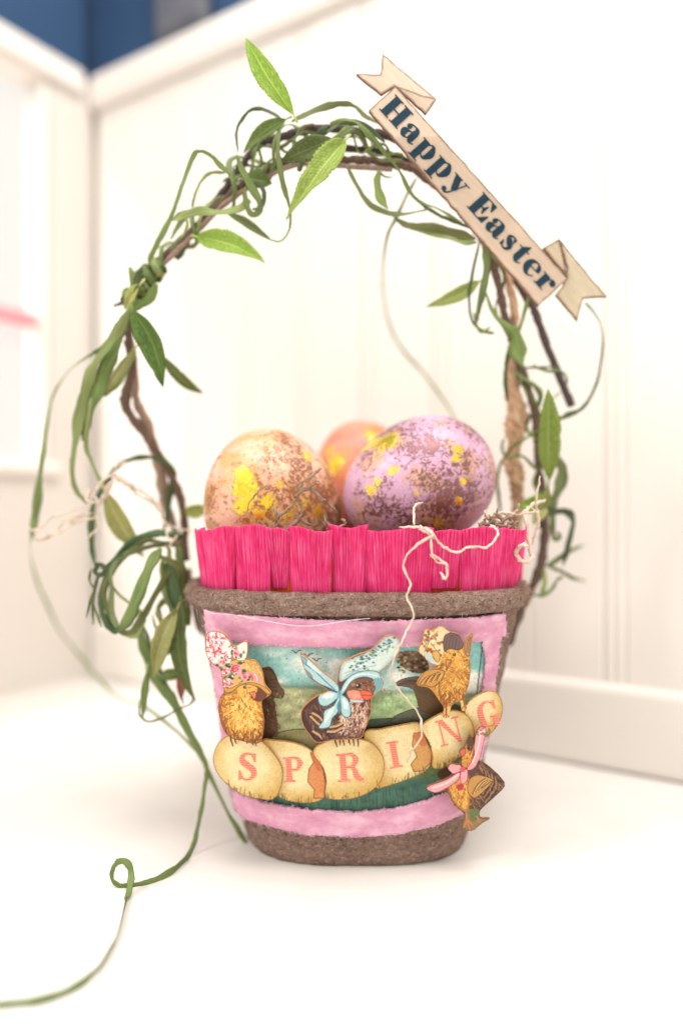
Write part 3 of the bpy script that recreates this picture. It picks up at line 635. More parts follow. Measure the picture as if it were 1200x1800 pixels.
# ------------------------------------------------------------------ printed pictures: a small painter (colours of the print, in photo pixel units)
def inpoly(x, y, poly):
    poly = np.asarray(poly, float); r = np.zeros(np.shape(x), bool)
    x2, y2 = np.roll(poly[:, 0], 1), np.roll(poly[:, 1], 1)
    for xa, ya, xb, yb in zip(poly[:, 0], poly[:, 1], x2, y2):
        if ya == yb: continue
        c = ((ya > y) != (yb > y)) & (x < (xb-xa)*(y-ya)/(yb-ya)+xa)
        r ^= c
    return r
def segdist(x, y, pts, closed=False):
    d = np.full(np.shape(x), 1e9)
    P_ = [np.array(p, float) for p in pts]
    if closed: P_ = P_+[P_[0]]
    for a, b in zip(P_, P_[1:]):
        ab = b-a; L = max(ab@ab, 1e-9)
        t = np.clip(((x-a[0])*ab[0]+(y-a[1])*ab[1])/L, 0, 1)
        d = np.minimum(d, np.hypot(x-a[0]-t*ab[0], y-a[1]-t*ab[1]))
    return d
def smoothpoly(pts, sub=4, closed=True):
    pts = [np.array(p, float) for p in pts]; n = len(pts); out = []
    for i in range(n if closed else n-1):
        g = (lambda k: pts[k % n]) if closed else (lambda k: pts[min(max(k, 0), n-1)])
        p0, p1, p2, p3 = g(i-1), g(i), g(i+1), g(i+2)
        for k in range(sub):
            t = k/sub
            out.append(tuple(0.5*(2*p1+(-p0+p2)*t+(2*p0-5*p1+4*p2-p3)*t*t+(-p0+3*p1-3*p2+p3)*t**3)))
    if not closed: out.append(tuple(pts[-1]))
    return out
class Canvas:
    def __init__(s, x0, y0, x1, y1, c, k=2, seed=1):
        s.x0, s.y0, s.k = x0-4, y0-4, k
        s.w, s.h = int((x1-x0+8)*k)+2, int((y1-y0+8)*k)+2
        s.a = np.ones((s.h, s.w, 3), np.float32)*(np.array(c, np.float32)/255); s.r = np.random.default_rng(seed)
    def win(s, x0, y0, x1, y1):
        i0 = max(int((x0-s.x0)*s.k)-2, 0); i1 = min(int((x1-s.x0)*s.k)+3, s.w); j0 = max(int((y0-s.y0)*s.k)-2, 0); j1 = min(int((y1-s.y0)*s.k)+3, s.h)
        if i1 <= i0 or j1 <= j0: return None
        xx, yy = np.meshgrid(np.arange(i0, i1)/s.k+s.x0, np.arange(j0, j1)/s.k+s.y0)
        return (slice(j0, j1), slice(i0, i1)), xx, yy
    def put(s, sl, m, c):
        s.a[sl] = s.a[sl]*(1-m[..., None])+np.array(c, np.float32)/255*m[..., None]
    def poly(s, pts, c, alpha=1.0, smooth=True, edge=None, ew=1.0):
        if smooth: pts = smoothpoly(pts)
        p = np.array(pts); W = s.win(p[:, 0].min(), p[:, 1].min(), p[:, 0].max(), p[:, 1].max())
        if W is None: return
        sl, x, y = W; s.put(sl, inpoly(x, y, p)*alpha, c)
        if edge is not None: s.line(list(map(tuple, p))+[tuple(p[0])], edge, ew, smooth=False)
    def line(s, pts, c, w=1.0, alpha=1.0, smooth=True):
        if smooth and len(pts) > 2: pts = smoothpoly(pts, 4, False)
        p = np.array(pts); W = s.win(p[:, 0].min()-w-1, p[:, 1].min()-w-1, p[:, 0].max()+w+1, p[:, 1].max()+w+1)
        if W is None: return
        sl, x, y = W; d = segdist(x, y, pts); s.put(sl, np.clip((w/2-d)*s.k+0.5, 0, 1)*alpha, c)
    def blob(s, cx, cy, rx, ry, c, alpha=1.0, soft=0.3):
        W = s.win(cx-rx*1.4, cy-ry*1.4, cx+rx*1.4, cy+ry*1.4)
        if W is None: return
        sl, x, y = W; q = np.hypot((x-cx)/rx, (y-cy)/ry); s.put(sl, np.clip((1+soft/2-q)/max(soft, .02), 0, 1)*alpha, c)
    def fur(s, poly, n, ang, ln, wd, cols, jit=0.35, alpha=0.9):
        p = np.array(smoothpoly(poly)); x0, y0 = p.min(0); x1, y1 = p.max(0); k = 0
        while k < n:
            x, y = s.r.uniform(x0, x1), s.r.uniform(y0, y1)
            if not inpoly(np.array([x]), np.array([y]), p)[0]: n -= 0.3; continue
            a = ang(x, y)+s.r.normal(0, jit); L = ln*s.r.uniform(0.5, 1.2); b = s.r.normal(0, 0.3)
            q = [(x, y), (x+L*.5*math.cos(a), y+L*.5*math.sin(a)), (x+L*math.cos(a+b), y+L*math.sin(a+b))]
            s.line(q, cols[s.r.integers(len(cols))], wd*s.r.uniform(0.6, 1.3), alpha, False); k += 1
    def flower(s, cx, cy, r, cols, leafc=None):
        if leafc:
            for k in range(5):
                a = s.r.uniform(0, 6.28); s.blob(cx+r*1.25*math.cos(a), cy+r*1.25*math.sin(a), r*.4, r*.28, leafc[s.r.integers(len(leafc))])
        s.blob(cx, cy, r, r*.95, cols[0])
        for k in range(9):
            a = s.r.uniform(0, 6.28); q = r*s.r.uniform(.2, .75)
            s.line([(cx+q*math.cos(a+t), cy+q*math.sin(a+t)) for t in (0, .5, 1.0)], cols[1+s.r.integers(len(cols)-1)], r*.28)
    def grain(s, amt=0.05, sc_=6):
        g = s.r.normal(0, 1, (s.h//sc_+2, s.w//sc_+2)); g = np.kron(g, np.ones((sc_, sc_)))[:s.h, :s.w]
        for ax in (0, 1):
            g = sum(np.roll(g, q, ax) for q in range(-sc_//2, sc_//2+1))/(sc_+1)
        s.a *= (1+amt*g+s.r.normal(0, amt*0.5, (s.h, s.w)))[..., None].astype(np.float32)
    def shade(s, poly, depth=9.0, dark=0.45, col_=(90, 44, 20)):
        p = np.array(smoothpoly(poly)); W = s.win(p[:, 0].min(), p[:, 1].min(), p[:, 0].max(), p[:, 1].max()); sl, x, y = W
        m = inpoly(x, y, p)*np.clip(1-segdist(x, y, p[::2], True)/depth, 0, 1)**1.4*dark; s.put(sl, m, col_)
    def sample(s, x, y):
        u = np.clip((np.asarray(x)-s.x0)*s.k, 0, s.w-2); v = np.clip((np.asarray(y)-s.y0)*s.k, 0, s.h-2)
        i = u.astype(int); j = v.astype(int); fu = (u-i)[:, None]; fv = (v-j)[:, None]; a = s.a
        c = a[j, i]*(1-fu)*(1-fv)+a[j, i+1]*fu*(1-fv)+a[j+1, i]*(1-fu)*fv+a[j+1, i+1]*fu*fv
        return s2l(np.clip(c, 0, 1))*0.92
# surface the flat card lies along: the sloping front of the pot, bent a little
def card_pts(px, py, off, bend=3.2):
    px = np.asarray(px, float); py = np.asarray(py, float); Y = np.full(px.shape, -0.05)
    for _ in range(25):
        d = D+Y; X = CX+(px-600)/F*d; Z = H-(py-900)/F*d
        Y = -(0.0386+(0.0549-0.0386)*Z/RIMZ0)-off+bend*X*X
    return np.stack([X, Y, Z], 1)
def pot_pts(px, py, off):
    px = np.asarray(px, float); py = np.asarray(py, float); Y = np.full(px.shape, -0.04)
    for _ in range(60):
        d = D+Y; X = CX+(px-600)/F*d; Z = H-(py-900)/F*d
        Y = 0.4*Y+0.6*front_Y(X, arad(Z)+off)
    return np.stack([X, Y, Z], 1)
def plane_pts(Y):
    return lambda px, py: np.array([tuple(P(a, b, Y+lean(b)+0.0011*math.sin((a-640)/105.0)-0.0006*math.sin((a-b)/40.0))) for a, b in zip(px, py)])
def tri_mesh(poly, step, seed=0):
    """triangulate an outline with inner grid points; returns xy, triangles, boundary loop"""
    p = np.array(poly, float); r = np.random.default_rng(seed)
    q = []
    for a, b in zip(p, np.roll(p, -1, 0)):
        n = max(int(np.hypot(*(b-a))/max(step, 1.5)), 1)
        for k in range(n): q.append(a+(b-a)*k/n)
    q = np.array(q); nb = len(q)
    if step:
        gx, gy = np.meshgrid(np.arange(p[:, 0].min(), p[:, 0].max(), step), np.arange(p[:, 1].min(), p[:, 1].max(), step))
        gx = gx.ravel()+r.uniform(-.1, .1, gx.size)*step; gy = gy.ravel()+r.uniform(-.1, .1, gy.size)*step
        k = inpoly(gx, gy, q); gx, gy = gx[k], gy[k]
        k = segdist(gx, gy, q, True) > step*0.45; g = np.stack([gx[k], gy[k]], 1)
        allp = np.concatenate([q, g])
    else: allp = q
    res = geometry.delaunay_2d_cdt([Vector(t) for t in allp], [], [list(range(nb))], 0, 1e-5)
    vs = np.array([tuple(t) for t in res[0]]); tr = [t for t, of in zip(res[2], res[5]) if of]
    # boundary = edges used once
    cnt = {}
    for t in tr:
        for a, b in zip(t, list(t)[1:]+[t[0]]): cnt[(a, b)] = 1
    bd = [(a, b) for (a, b) in cnt if (b, a) not in cnt]
    return vs, tr, bd
def cutout(name, poly, canvas, mapf, thick, parent, edge=(214, 160, 104), step=1.0, edgefn=None, smooth=True, label=None, m='print'):
    vs, tr, bd = tri_mesh(poly, step)
    c = canvas.sample(vs[:, 0], vs[:, 1]) if canvas is not None else np.ones((len(vs), 3))
    if edgefn: c = edgefn(vs, c, poly)
    w3 = mapf(vs[:, 0], vs[:, 1]); n = len(vs)
    bi = sorted({i for e in bd for i in e}); mp = {b: n+k for k, b in enumerate(bi)}; mp2 = {b: n+len(bi)+k for k, b in enumerate(bi)}
    front_edge = w3[bi].copy(); back = w3[bi].copy(); back[:, 1] += thick
    V_ = np.concatenate([w3, front_edge, back]); ec = s2l(np.array(edge)/255.)
    r = np.random.default_rng(3); jit = r.uniform(.7, 1.1, (len(bi)*2, 1))
    C_ = np.concatenate([c, np.tile(ec, (len(bi)*2, 1))*jit])
    # front faces look at the camera
    t0 = tr[len(tr)//2]; nn = np.cross(w3[t0[1]]-w3[t0[0]], w3[t0[2]]-w3[t0[0]]); flip = nn[1] > 0
    F_ = [tuple(reversed(t)) if flip else tuple(t) for t in tr]
    for a, b in bd:
        q = (mp[a], mp[b], mp2[b], mp2[a]); F_.append(q if flip else tuple(reversed(q)))
    return obj(name, V_, F_, M[m], parent, colr=C_, smooth=True)
def pad(parent, px, py, off, size=8):
    a = card_pts([px], [py], 0.0)[0]; s = size*0.00017; y1 = a[1]-off+0.0026; y0 = a[1]+0.002
    v, f = box_data(a[0], (y0+y1)/2, a[2], s, y0-y1, s); return obj('foam_pad', v, f, M['foam'], parent, smooth=False)

# ---- landscape print glued on the pot
cv = Canvas(380, 1120, 890, 1435, (120, 165, 160), 2, 5)
yy, xx = np.mgrid[0:cv.h, 0:cv.w]; xp = xx/cv.k+cv.x0; yp = yy/cv.k+cv.y0
def vnoise(x, y, s, seed):
    r = np.random.default_rng(seed); g = r.uniform(0, 1, (64, 64)); x = x/s; y = y/s
    i = np.floor(x).astype(int); j = np.floor(y).astype(int); fx = x-i; fy = y-j; fx = fx*fx*(3-2*fx); fy = fy*fy*(3-2*fy)
    G = lambda a, b: g[b % 64, a % 64]
    return G(i, j)*(1-fx)*(1-fy)+G(i+1, j)*fx*(1-fy)+G(i, j+1)*(1-fx)*fy+G(i+1, j+1)*fx*fy
def fbm(x, y, s, seed): return sum(vnoise(x, y, s/2**k, seed+k)*0.5**(k+1) for k in range(4))/0.9375
horizon = 1213+0.05*(xp-620)
cl = np.clip((fbm(xp, yp*1.8, 60, 3)-0.40)*5, 0, 1)*np.clip(1-(np.abs(yp-1185)-25)/30, 0.15, 1)
cl = np.maximum(cl, np.exp(-((xp-540)/40)**2-((yp-1165)/22)**2)); cl = np.maximum(cl, np.exp(-((xp-700)/30)**2-((yp-1190)/18)**2))
sky = np.array([136, 196, 190])*(1-cl[..., None])+np.array([246, 248, 238])*cl[..., None]
g1 = np.clip((yp-horizon)/110, 0, 1)[..., None]; nm = fbm(xp, yp*2, 22, 9)[..., None]
field = np.array([212, 214, 164])*(1-g1)+np.array([128, 136, 90])*g1; field = field*(0.70+0.6*nm)
field = np.where(((xp > 560) & (xp < 900))[..., None], field*np.array([.82, .95, .9]), field)
land = np.clip((yp-horizon)/3, 0, 1)[..., None]
a_ = sky*(1-land)+field*land
far = np.exp(-((yp-horizon+1)/5)**2)[..., None]*0.6; a_ = a_*(1-far)+np.array([104, 116, 92])*far
low = np.clip((yp-1362)/14, 0, 1)[..., None]; a_ = a_*(1-low)+(np.array([66, 112, 96])*(0.75+0.5*nm))*low
cv.a[:] = (a_/255).astype(np.float32)
for (x, y) in ((520, 1146), (540, 1152), (556, 1160)):
    cv.line([(x-7, y-3), (x-3, y-1), (x, y+2), (x+4, y-2), (x+9, y-3)], (40, 50, 70), 1.6)
for (p, c_) in (([(470, 1300), (500, 1285), (540, 1282), (575, 1292), (575, 1330), (470, 1330)], (146, 138, 92)), ([(640, 1268), (700, 1262), (740, 1268), (780, 1290), (640, 1290)], (54, 66, 52)), ([(690, 1262), (720, 1248), (760, 1240), (800, 1238), (830, 1270), (700, 1272)], (84, 84, 72))):
    cv.poly(p, c_, .85, edge=(50, 48, 36), ew=1.4)
cv.poly([(640, 1280), (740, 1270), (800, 1262), (830, 1300), (640, 1300)], (40, 46, 40), .8)
# the same birds printed behind the raised cutouts, cutouts' shade darkening their colours
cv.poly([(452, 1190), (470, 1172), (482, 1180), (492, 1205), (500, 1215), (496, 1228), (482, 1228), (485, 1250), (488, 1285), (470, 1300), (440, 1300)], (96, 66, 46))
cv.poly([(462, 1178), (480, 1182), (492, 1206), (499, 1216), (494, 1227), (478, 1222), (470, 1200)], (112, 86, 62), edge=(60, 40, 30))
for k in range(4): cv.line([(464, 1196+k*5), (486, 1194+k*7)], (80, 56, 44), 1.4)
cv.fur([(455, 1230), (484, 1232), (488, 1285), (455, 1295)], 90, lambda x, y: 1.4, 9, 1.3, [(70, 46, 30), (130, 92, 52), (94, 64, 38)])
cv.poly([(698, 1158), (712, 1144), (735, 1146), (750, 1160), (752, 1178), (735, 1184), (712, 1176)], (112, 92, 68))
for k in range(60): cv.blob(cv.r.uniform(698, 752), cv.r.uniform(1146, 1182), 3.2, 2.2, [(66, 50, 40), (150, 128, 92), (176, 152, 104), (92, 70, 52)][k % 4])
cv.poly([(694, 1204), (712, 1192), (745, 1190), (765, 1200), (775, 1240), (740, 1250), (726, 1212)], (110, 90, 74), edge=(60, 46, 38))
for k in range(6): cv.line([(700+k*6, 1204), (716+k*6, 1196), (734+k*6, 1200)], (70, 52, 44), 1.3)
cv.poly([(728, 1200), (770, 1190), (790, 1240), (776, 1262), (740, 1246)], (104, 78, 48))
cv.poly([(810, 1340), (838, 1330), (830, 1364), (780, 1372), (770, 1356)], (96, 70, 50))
for k in range(260):
    x = cv.r.uniform(400, 880); cv.line([(x, cv.r.uniform(1405, 1430)), (x+cv.r.normal(0, 3), cv.r.uniform(1380, 1405))], [(40, 74, 64), (74, 116, 96), (110, 136, 104)][k % 3], 1.1, .8, False)
for k in range(300): cv.fur([(490, 1216), (700, 1216), (700, 1260), (490, 1280)], 1, lambda x, y: -1.5, 4, 1.0, [(190, 188, 130), (124, 132, 84), (150, 140, 88)])
for k in range(70): cv.blob(cv.r.uniform(440, 870), cv.r.uniform(1140, 1300), .9, .9, (60, 72, 66))
cv.line([(848, 1128), (842, 1180), (836, 1235)], (50, 74, 74), 2.0)
cv.line([(866, 1128), (858, 1180), (852, 1232)], (226, 222, 214), 2.0)
cv.grain(0.05)
panel = [(392, 1126), (500, 1132), (640, 1134), (760, 1130), (868, 1122), (862, 1180), (852, 1240), (842, 1300), (830, 1352), (812, 1378), (760, 1404), (700, 1420), (640, 1428), (560, 1427), (490, 1418), (420, 1404), (410, 1340), (402, 1240)]
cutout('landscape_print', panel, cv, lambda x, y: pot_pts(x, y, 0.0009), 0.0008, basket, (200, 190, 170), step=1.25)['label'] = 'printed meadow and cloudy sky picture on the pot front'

# ---- torn pink paper strips
def torn(pts, seed, off, name='pink_paper_strip', fuzz=60):
    r = np.random.default_rng(seed); p = []
    for a, b in zip(pts, pts[1:]+pts[:1]):
        n = max(int(math.hypot(b[0]-a[0], b[1]-a[1])/3.5), 1)
        for k in range(n): p.append((a[0]+(b[0]-a[0])*k/n+r.normal(0, .9), a[1]+(b[1]-a[1])*k/n+r.normal(0, .9)))
    vs, tr, bd = tri_mesh(p, 4.0)
    w3 = pot_pts(vs[:, 0], vs[:, 1], off)
    for k in range(len(w3)):
        q = Vector(w3[k]); e = mnoise.noise(q*120)*0.00045+mnoise.noise(Vector((q.x*60, q.y*60, q.z*420)))*0.00035; w3[k][1] -= e+0.0001
    n = len(vs); bi = sorted({i for e in bd for i in e}); mp = {b: n+k for k, b in enumerate(bi)}
    back = w3[bi].copy(); back[:, 1] += 0.0012; V_ = np.concatenate([w3, back])
    t0 = tr[len(tr)//2]; nn = np.cross(w3[t0[1]]-w3[t0[0]], w3[t0[2]]-w3[t0[0]]); flip = nn[1] > 0
    F_ = [tuple(reversed(t)) if flip else tuple(t) for t in tr]
    for a, b in bd: q = (a, b, mp[b], mp[a]); F_.append(q if flip else tuple(reversed(q)))
    fuzz = int(fuzz*2.6)
    o = obj(name, V_, F_, M['tissue'], basket)
    # loose fibres along the torn edge
    v2, f2 = [], []
    for k in range(fuzz):
        i = r.integers(len(p)); x, y = p[i]; a = r.uniform(0, 6.28); L = r.uniform(2, 7)
        q = pot_pts([x, x+L*.5*math.cos(a), x+L*math.cos(a+.6)], [y, y+L*.5*math.sin(a), y+L*math.sin(a+.6)], off+0.0002)
        q[1:, 1] -= r.uniform(0, .0005)
        d = sweep_data([Vector(t) for t in q], [.00005]*3, [.00005]*3, [0]*3, 3); b0 = len(v2); v2 += d[0]; f2 += [tuple(b0+t for t in g) for g in d[1]]
    fo = obj('paper_fibres', v2, f2, M['fuzz'], o); fo['kind'] = 'stuff'
    return o
torn([(358, 1072), (440, 1082), (540, 1089), (640, 1092), (740, 1090), (830, 1086), (888, 1078), (890, 1118), (846, 1128), (760, 1136), (640, 1140), (520, 1138), (430, 1132), (362, 1118)], 1, 0.0021)
torn([(364, 1112), (400, 1126), (404, 1180), (410, 1260), (416, 1340), (422, 1400), (404, 1396), (392, 1320), (378, 1220)], 2, 0.0015)
torn([(846, 1122), (882, 1112), (876, 1160), (868, 1226), (858, 1290), (842, 1350), (826, 1352), (838, 1290), (848, 1200), (852, 1160)], 3, 0.0015)
torn([(405, 1392), (460, 1410), (540, 1424), (620, 1428), (690, 1423), (750, 1408), (806, 1384), (820, 1396), (816, 1430), (770, 1450), (700, 1467), (620, 1472), (540, 1468), (480, 1456), (430, 1440), (412, 1424)], 4, 0.0021, fuzz=110)

# ---- lettering
def ribpoly(pts, ws, sub=6):
    s = catmull([(p[0], p[1], q) for p, q in zip(pts, ws)], sub); L, R = [], []
    for i, q in enumerate(s):
        a, b = s[max(i-1, 0)], s[min(i+1, len(s)-1)]; t = np.array([b[0]-a[0], b[1]-a[1]]); t /= max(np.hypot(*t), 1e-9)
        n = np.array([-t[1], t[0]])*q[2]/2; L.append((q[0]+n[0], q[1]+n[1])); R.append((q[0]-n[0], q[1]-n[1]))
    return L+R[::-1]
def rc(x0, y0, x1, y1): return [(x0, y0), (x1, y0), (x1, y1), (x0, y1)]
def ci(x, y, r): return [(x+r*math.cos(2*math.pi*k/18), y+r*math.sin(2*math.pi*k/18)) for k in range(18)]
G = {}
G['H'] = (1.12, [rc(.09, 0, .42, 1), rc(.70, 0, 1.03, 1), rc(0, 0, .52, .05), rc(.60, 0, 1.12, .05), rc(0, .95, .52, 1), rc(.60, .95, 1.12, 1), rc(.3, .47, .8, .53)])
G['E'] = (.98, [rc(.09, 0, .43, 1), rc(0, 0, .9, .05), rc(0, .95, .88, 1), rc(.3, .47, .62, .53), [(.88, 1), (.88, .64), (.83, .64), (.6, .97)], [(.93, 0), (.95, .4), (.89, .4), (.62, .03)], [(.66, .28), (.66, .72), (.61, .72), (.5, .52), (.5, .48), (.61, .28)]])
G['a'] = (.86, [rc(.44, .1, .74, .48), ribpoly([(.12, .52), (.2, .64), (.4, .685), (.56, .62), (.59, .46)], [.05, .06, .06, .2, .3]), ci(.19, .52, .115), ribpoly([(.5, .42), (.34, .37), (.19, .24), (.24, .07), (.38, .03), (.5, .12)], [.04, .07, .3, .24, .06, .05]), ribpoly([(.6, .14), (.64, .04), (.74, .02), (.84, .08)], [.28, .18, .06, .04])])
G['p'] = (.92, [rc(.1, -.32, .4, .66), rc(0, -.34, .52, -.295), rc(0, .62, .3, .665), ribpoly([(.36, .54), (.48, .66), (.62, .64), (.72, .34), (.62, .03), (.48, .0), (.36, .12)], [.05, .06, .16, .31, .16, .06, .05])])
G['y'] = (.86, [[(.05, .66), (.38, .66), (.60, .14), (.46, -.02), (.36, 0)], ribpoly([(.72, .66), (.48, .02), (.38, -.2), (.26, -.3), (.15, -.24)], [.055, .055, .06, .08, .06]), ci(.16, -.21, .11), rc(-.02, .62, .46, .665), rc(.56, .62, .88, .665)])
G['s'] = (.62, [ribpoly([(.5, .55), (.38, .67), (.2, .62), (.17, .5), (.32, .37), (.47, .22), (.42, .05), (.26, -.01), (.1, .1)], [.05, .05, .1, .18, .27, .2, .12, .05, .05]), [(.5, .68), (.5, .44), (.46, .44), (.34, .66)], [(.06, -.01), (.06, .26), (.1, .26), (.24, .02)]])
G['t'] = (.6, [[(.14, .1), (.43, .1), (.43, .92), (.38, .92), (.14, .66)], rc(.0, .62, .56, .665), ribpoly([(.28, .14), (.34, .03), (.46, .01), (.58, .1)], [.28, .18, .06, .04])])
G['e'] = (.76, [ribpoly([(.66, .37), (.62, .55), (.44, .685), (.2, .56), (.17, .28), (.3, .05), (.48, .0), (.66, .14)], [.2, .18, .06, .2, .3, .2, .06, .05]), rc(.2, .345, .7, .39)])
G['r'] = (.76, [rc(.1, 0, .4, .66), rc(0, 0, .52, .045), rc(0, .62, .3, .665), ribpoly([(.38, .42), (.44, .58), (.56, .67), (.66, .62)], [.04, .05, .06, .1]), ci(.63, .54, .135)])
G['S'] = (.72, [ribpoly([(.58, .78), (.48, .95), (.3, .98), (.14, .86), (.16, .68), (.36, .54), (.56, .4), (.6, .2), (.46, .04), (.26, .02), (.1, .2)], [.04, .05, .07, .16, .2, .22, .22, .17, .07, .05, .04]), [(.62, 1.02), (.64, .68), (.58, .7), (.48, .95)], [(.06, -.02), (.04, .34), (.1, .32), (.2, .05)]])
G['P'] = (.8, [rc(.12, 0, .33, 1), rc(0, 0, .46, .05), rc(0, .95, .4, 1), ribpoly([(.33, .97), (.56, .96), (.7, .74), (.56, .5), (.33, .48)], [.05, .1, .2, .1, .05])])
G['R'] = (.95, [rc(.12, 0, .33, 1), rc(0, 0, .46, .05), rc(0, .95, .4, 1), ribpoly([(.33, .97), (.56, .96), (.7, .75), (.56, .53), (.33, .51)], [.05, .1, .2, .1, .05]), ribpoly([(.48, .52), (.62, .4), (.7, .15), (.84, .02), (.95, .06)], [.06, .16, .2, .12, .04])])
G['I'] = (.48, [rc(.13, 0, .35, 1), rc(0, 0, .48, .05), rc(0, .95, .48, 1)])
G['N'] = (.95, [rc(.12, 0, .17, 1), rc(.78, 0, .83, 1), [(.05, 1), (.3, 1), (.83, .08), (.83, 0), (.74, 0), (.12, .95)], rc(0, 0, .3, .05), rc(.65, .95, .95, 1), rc(0, .95, .2, 1)])
G['G'] = (.9, [ribpoly([(.72, .74), (.6, .94), (.42, .98), (.2, .8), (.17, .45), (.26, .12), (.46, .02), (.64, .1), (.7, .3)], [.04, .06, .06, .18, .22, .18, .06, .08, .18]), [(.76, 1.0), (.77, .66), (.71, .68), (.6, .94)], rc(.6, .05, .8, .4), rc(.5, .38, .9, .43)])
def glyph(name, polys, xf, mapf, m, parent, thick=0.00018):
    vs, fs = [], []
    for p in polys:
        if sum(a[0]*b[1]-b[0]*a[1] for a, b in zip(p, p[1:]+p[:1])) < 0: p = p[::-1]
        b = len(vs); vs += [Vector(q) for q in p]; fs.append(list(range(b, b+len(p))))
    res = geometry.delaunay_2d_cdt(vs, [], fs, 0, 1e-4)
    xy = np.array([xf(t[0], t[1]) for t in res[0]]); tr = [t for t, of in zip(res[2], res[5]) if of]
    w3 = mapf(xy[:, 0], xy[:, 1]); n = len(w3); cnt = {(a, b) for t in tr for a, b in zip(t, list(t)[1:]+[t[0]])}
    bd = [(a, b) for (a, b) in cnt if (b, a) not in cnt]
    back = w3.copy(); back[:, 1] += thick
    t0 = max(tr, key=lambda t: np.linalg.norm(np.cross(w3[t[1]]-w3[t[0]], w3[t[2]]-w3[t[0]]))); nn = np.cross(w3[t0[1]]-w3[t0[0]], w3[t0[2]]-w3[t0[0]]); flip = nn[1] > 0
    F_ = [tuple(reversed(t)) if flip else tuple(t) for t in tr]
    for a, b in bd: q = (a, b, n+b, n+a); F_.append(q if flip else tuple(reversed(q)))
    return obj(name, np.concatenate([w3, back]), F_, M[m], parent, smooth=False)

# ---- egg shaped cards with the letters S P R I N G
Zm = lambda u, v: (340+u/2.069, 1040+v/2.069)
EG = {
 'P': ([(245, 548), (300, 541), (370, 551), (430, 578), (466, 630), (482, 700), (476, 748), (430, 768), (360, 764), (305, 742), (270, 660)], .0030, (515, 1353, 43, -4)),
 'S': ([(72, 600), (95, 545), (150, 515), (200, 520), (255, 550), (300, 600), (324, 650), (318, 712), (292, 754), (245, 755), (180, 740), (120, 700), (82, 652)], .0040, (435, 1348, 47, 4)),
 'I': ([(620, 517), (680, 500), (760, 484), (815, 477), (832, 505), (856, 560), (870, 602), (850, 648), (810, 670), (760, 690), (700, 709), (660, 712), (640, 640)], .0030, (693, 1327, 46, -10)),
 'R': ([(438, 572), (480, 545), (540, 534), (600, 535), (650, 552), (686, 595), (694, 645), (678, 694), (636, 732), (570, 755), (515, 757), (478, 745), (482, 690), (470, 640), (440, 600)], .0040, (615, 1349, 48, -4)),
 'G': ([(985, 430), (1002, 398), (1040, 372), (1085, 360), (1114, 382), (1124, 430), (1104, 488), (1064, 528), (1020, 530), (990, 480)], .0030, (858, 1256, 46, -12)),
 'N': ([(828, 492), (880, 452), (936, 432), (988, 445), (1014, 480), (1020, 522), (1000, 570), (960, 610), (905, 642), (868, 640), (868, 600), (856, 550)], .0040, (790, 1286, 45, -14)),
}
eggcard = {}
for L, (pl, off, (lx, ly, lh, ang)) in EG.items():
    pts = smoothpoly([Zm(*q) for q in pl], 5); a = np.array(pts); x0, y0 = a.min(0); x1, y1 = a.max(0); cxm, cym = a.mean(0)
    c = Canvas(x0, y0, x1, y1, (234, 208, 148), 2, ord(L))
    yy, xx = np.mgrid[0:c.h, 0:c.w]; xp = xx/c.k+c.x0; yp = yy/c.k+c.y0
    q = np.hypot((xp-cxm+6)/((x1-x0)/2), (yp-cym+10)/((y1-y0)/2)); n_ = fbm(xp, yp, 26, ord(L))
    t = np.clip((q-0.55+(n_-.5)*.5)/0.6, 0, 1)[..., None]
    c.a[:] = ((np.array([246, 226, 172])*(1-t)+np.array([212, 172, 94])*t)/255).astype(np.float32)
    if L in 'PI':
        ck = [(425, 585), (455, 592), (470, 640), (480, 700), (475, 750), (437, 752), (440, 720), (415, 692), (420, 645), (436, 622)] if L == 'P' else [(800, 515), (832, 510), (850, 550), (868, 580), (862, 622), (830, 652), (800, 655), (790, 628), (812, 600), (795, 560)]
        ck = [Zm(*z) for z in ck]; ckc = (222, 146, 88) if L == 'P' else (214, 160, 92)
        c.poly(ck, ckc, 1, smooth=False, edge=(120, 66, 36), ew=1.3)
        c.poly([(ck[0][0], ck[0][1]+2), ck[1], ck[2], (ck[2][0]-8, ck[2][1]+6), (ck[0][0]+4, ck[0][1]+14)], (206, 104, 62), .7)
    b = np.array(pts)
    c.line(list(map(tuple, b))+[tuple(b[0])], (122, 78, 44), 2.4, .75, False)
    for k in range(26):
        x = c.r.uniform(x0+10, x1-10); ins = [z for z in b if abs(z[0]-x) < 4]
        if ins:
            yb = max(z[1] for z in ins); c.line([(x, yb+1), (x+c.r.normal(0, 2), yb-c.r.uniform(4, 13))], [(110, 104, 50), (86, 70, 40), (146, 120, 60)][k % 3], 1.2, .8, False)
    c.grain(0.035, 4)
    bend = 3.2
    o = cutout('egg_card', pts, c, (lambda x, y, off=off: card_pts(x, y, off)), 0.0009, basket, (206, 150, 86), step=1.2)
    o['label'] = 'cream egg-shaped card printed with the red letter '+L; eggcard[L] = o
    wd, polys = G[L]; ca, sa = math.cos(math.radians(ang)), math.sin(math.radians(ang))
    def xf(gx, gy, lx=lx, ly=ly, lh=lh, wd=wd, ca=ca, sa=sa):
        u, v = (gx-wd/2)*lh*1.0, (0.5-gy)*lh; return (lx+u*ca-v*sa, ly+u*sa+v*ca)
    glyph('letter', polys, xf, (lambda x, y, off=off: card_pts(x, y, off+0.00022)), 'red', o)
    pad(o, cxm, cym, off, 26)

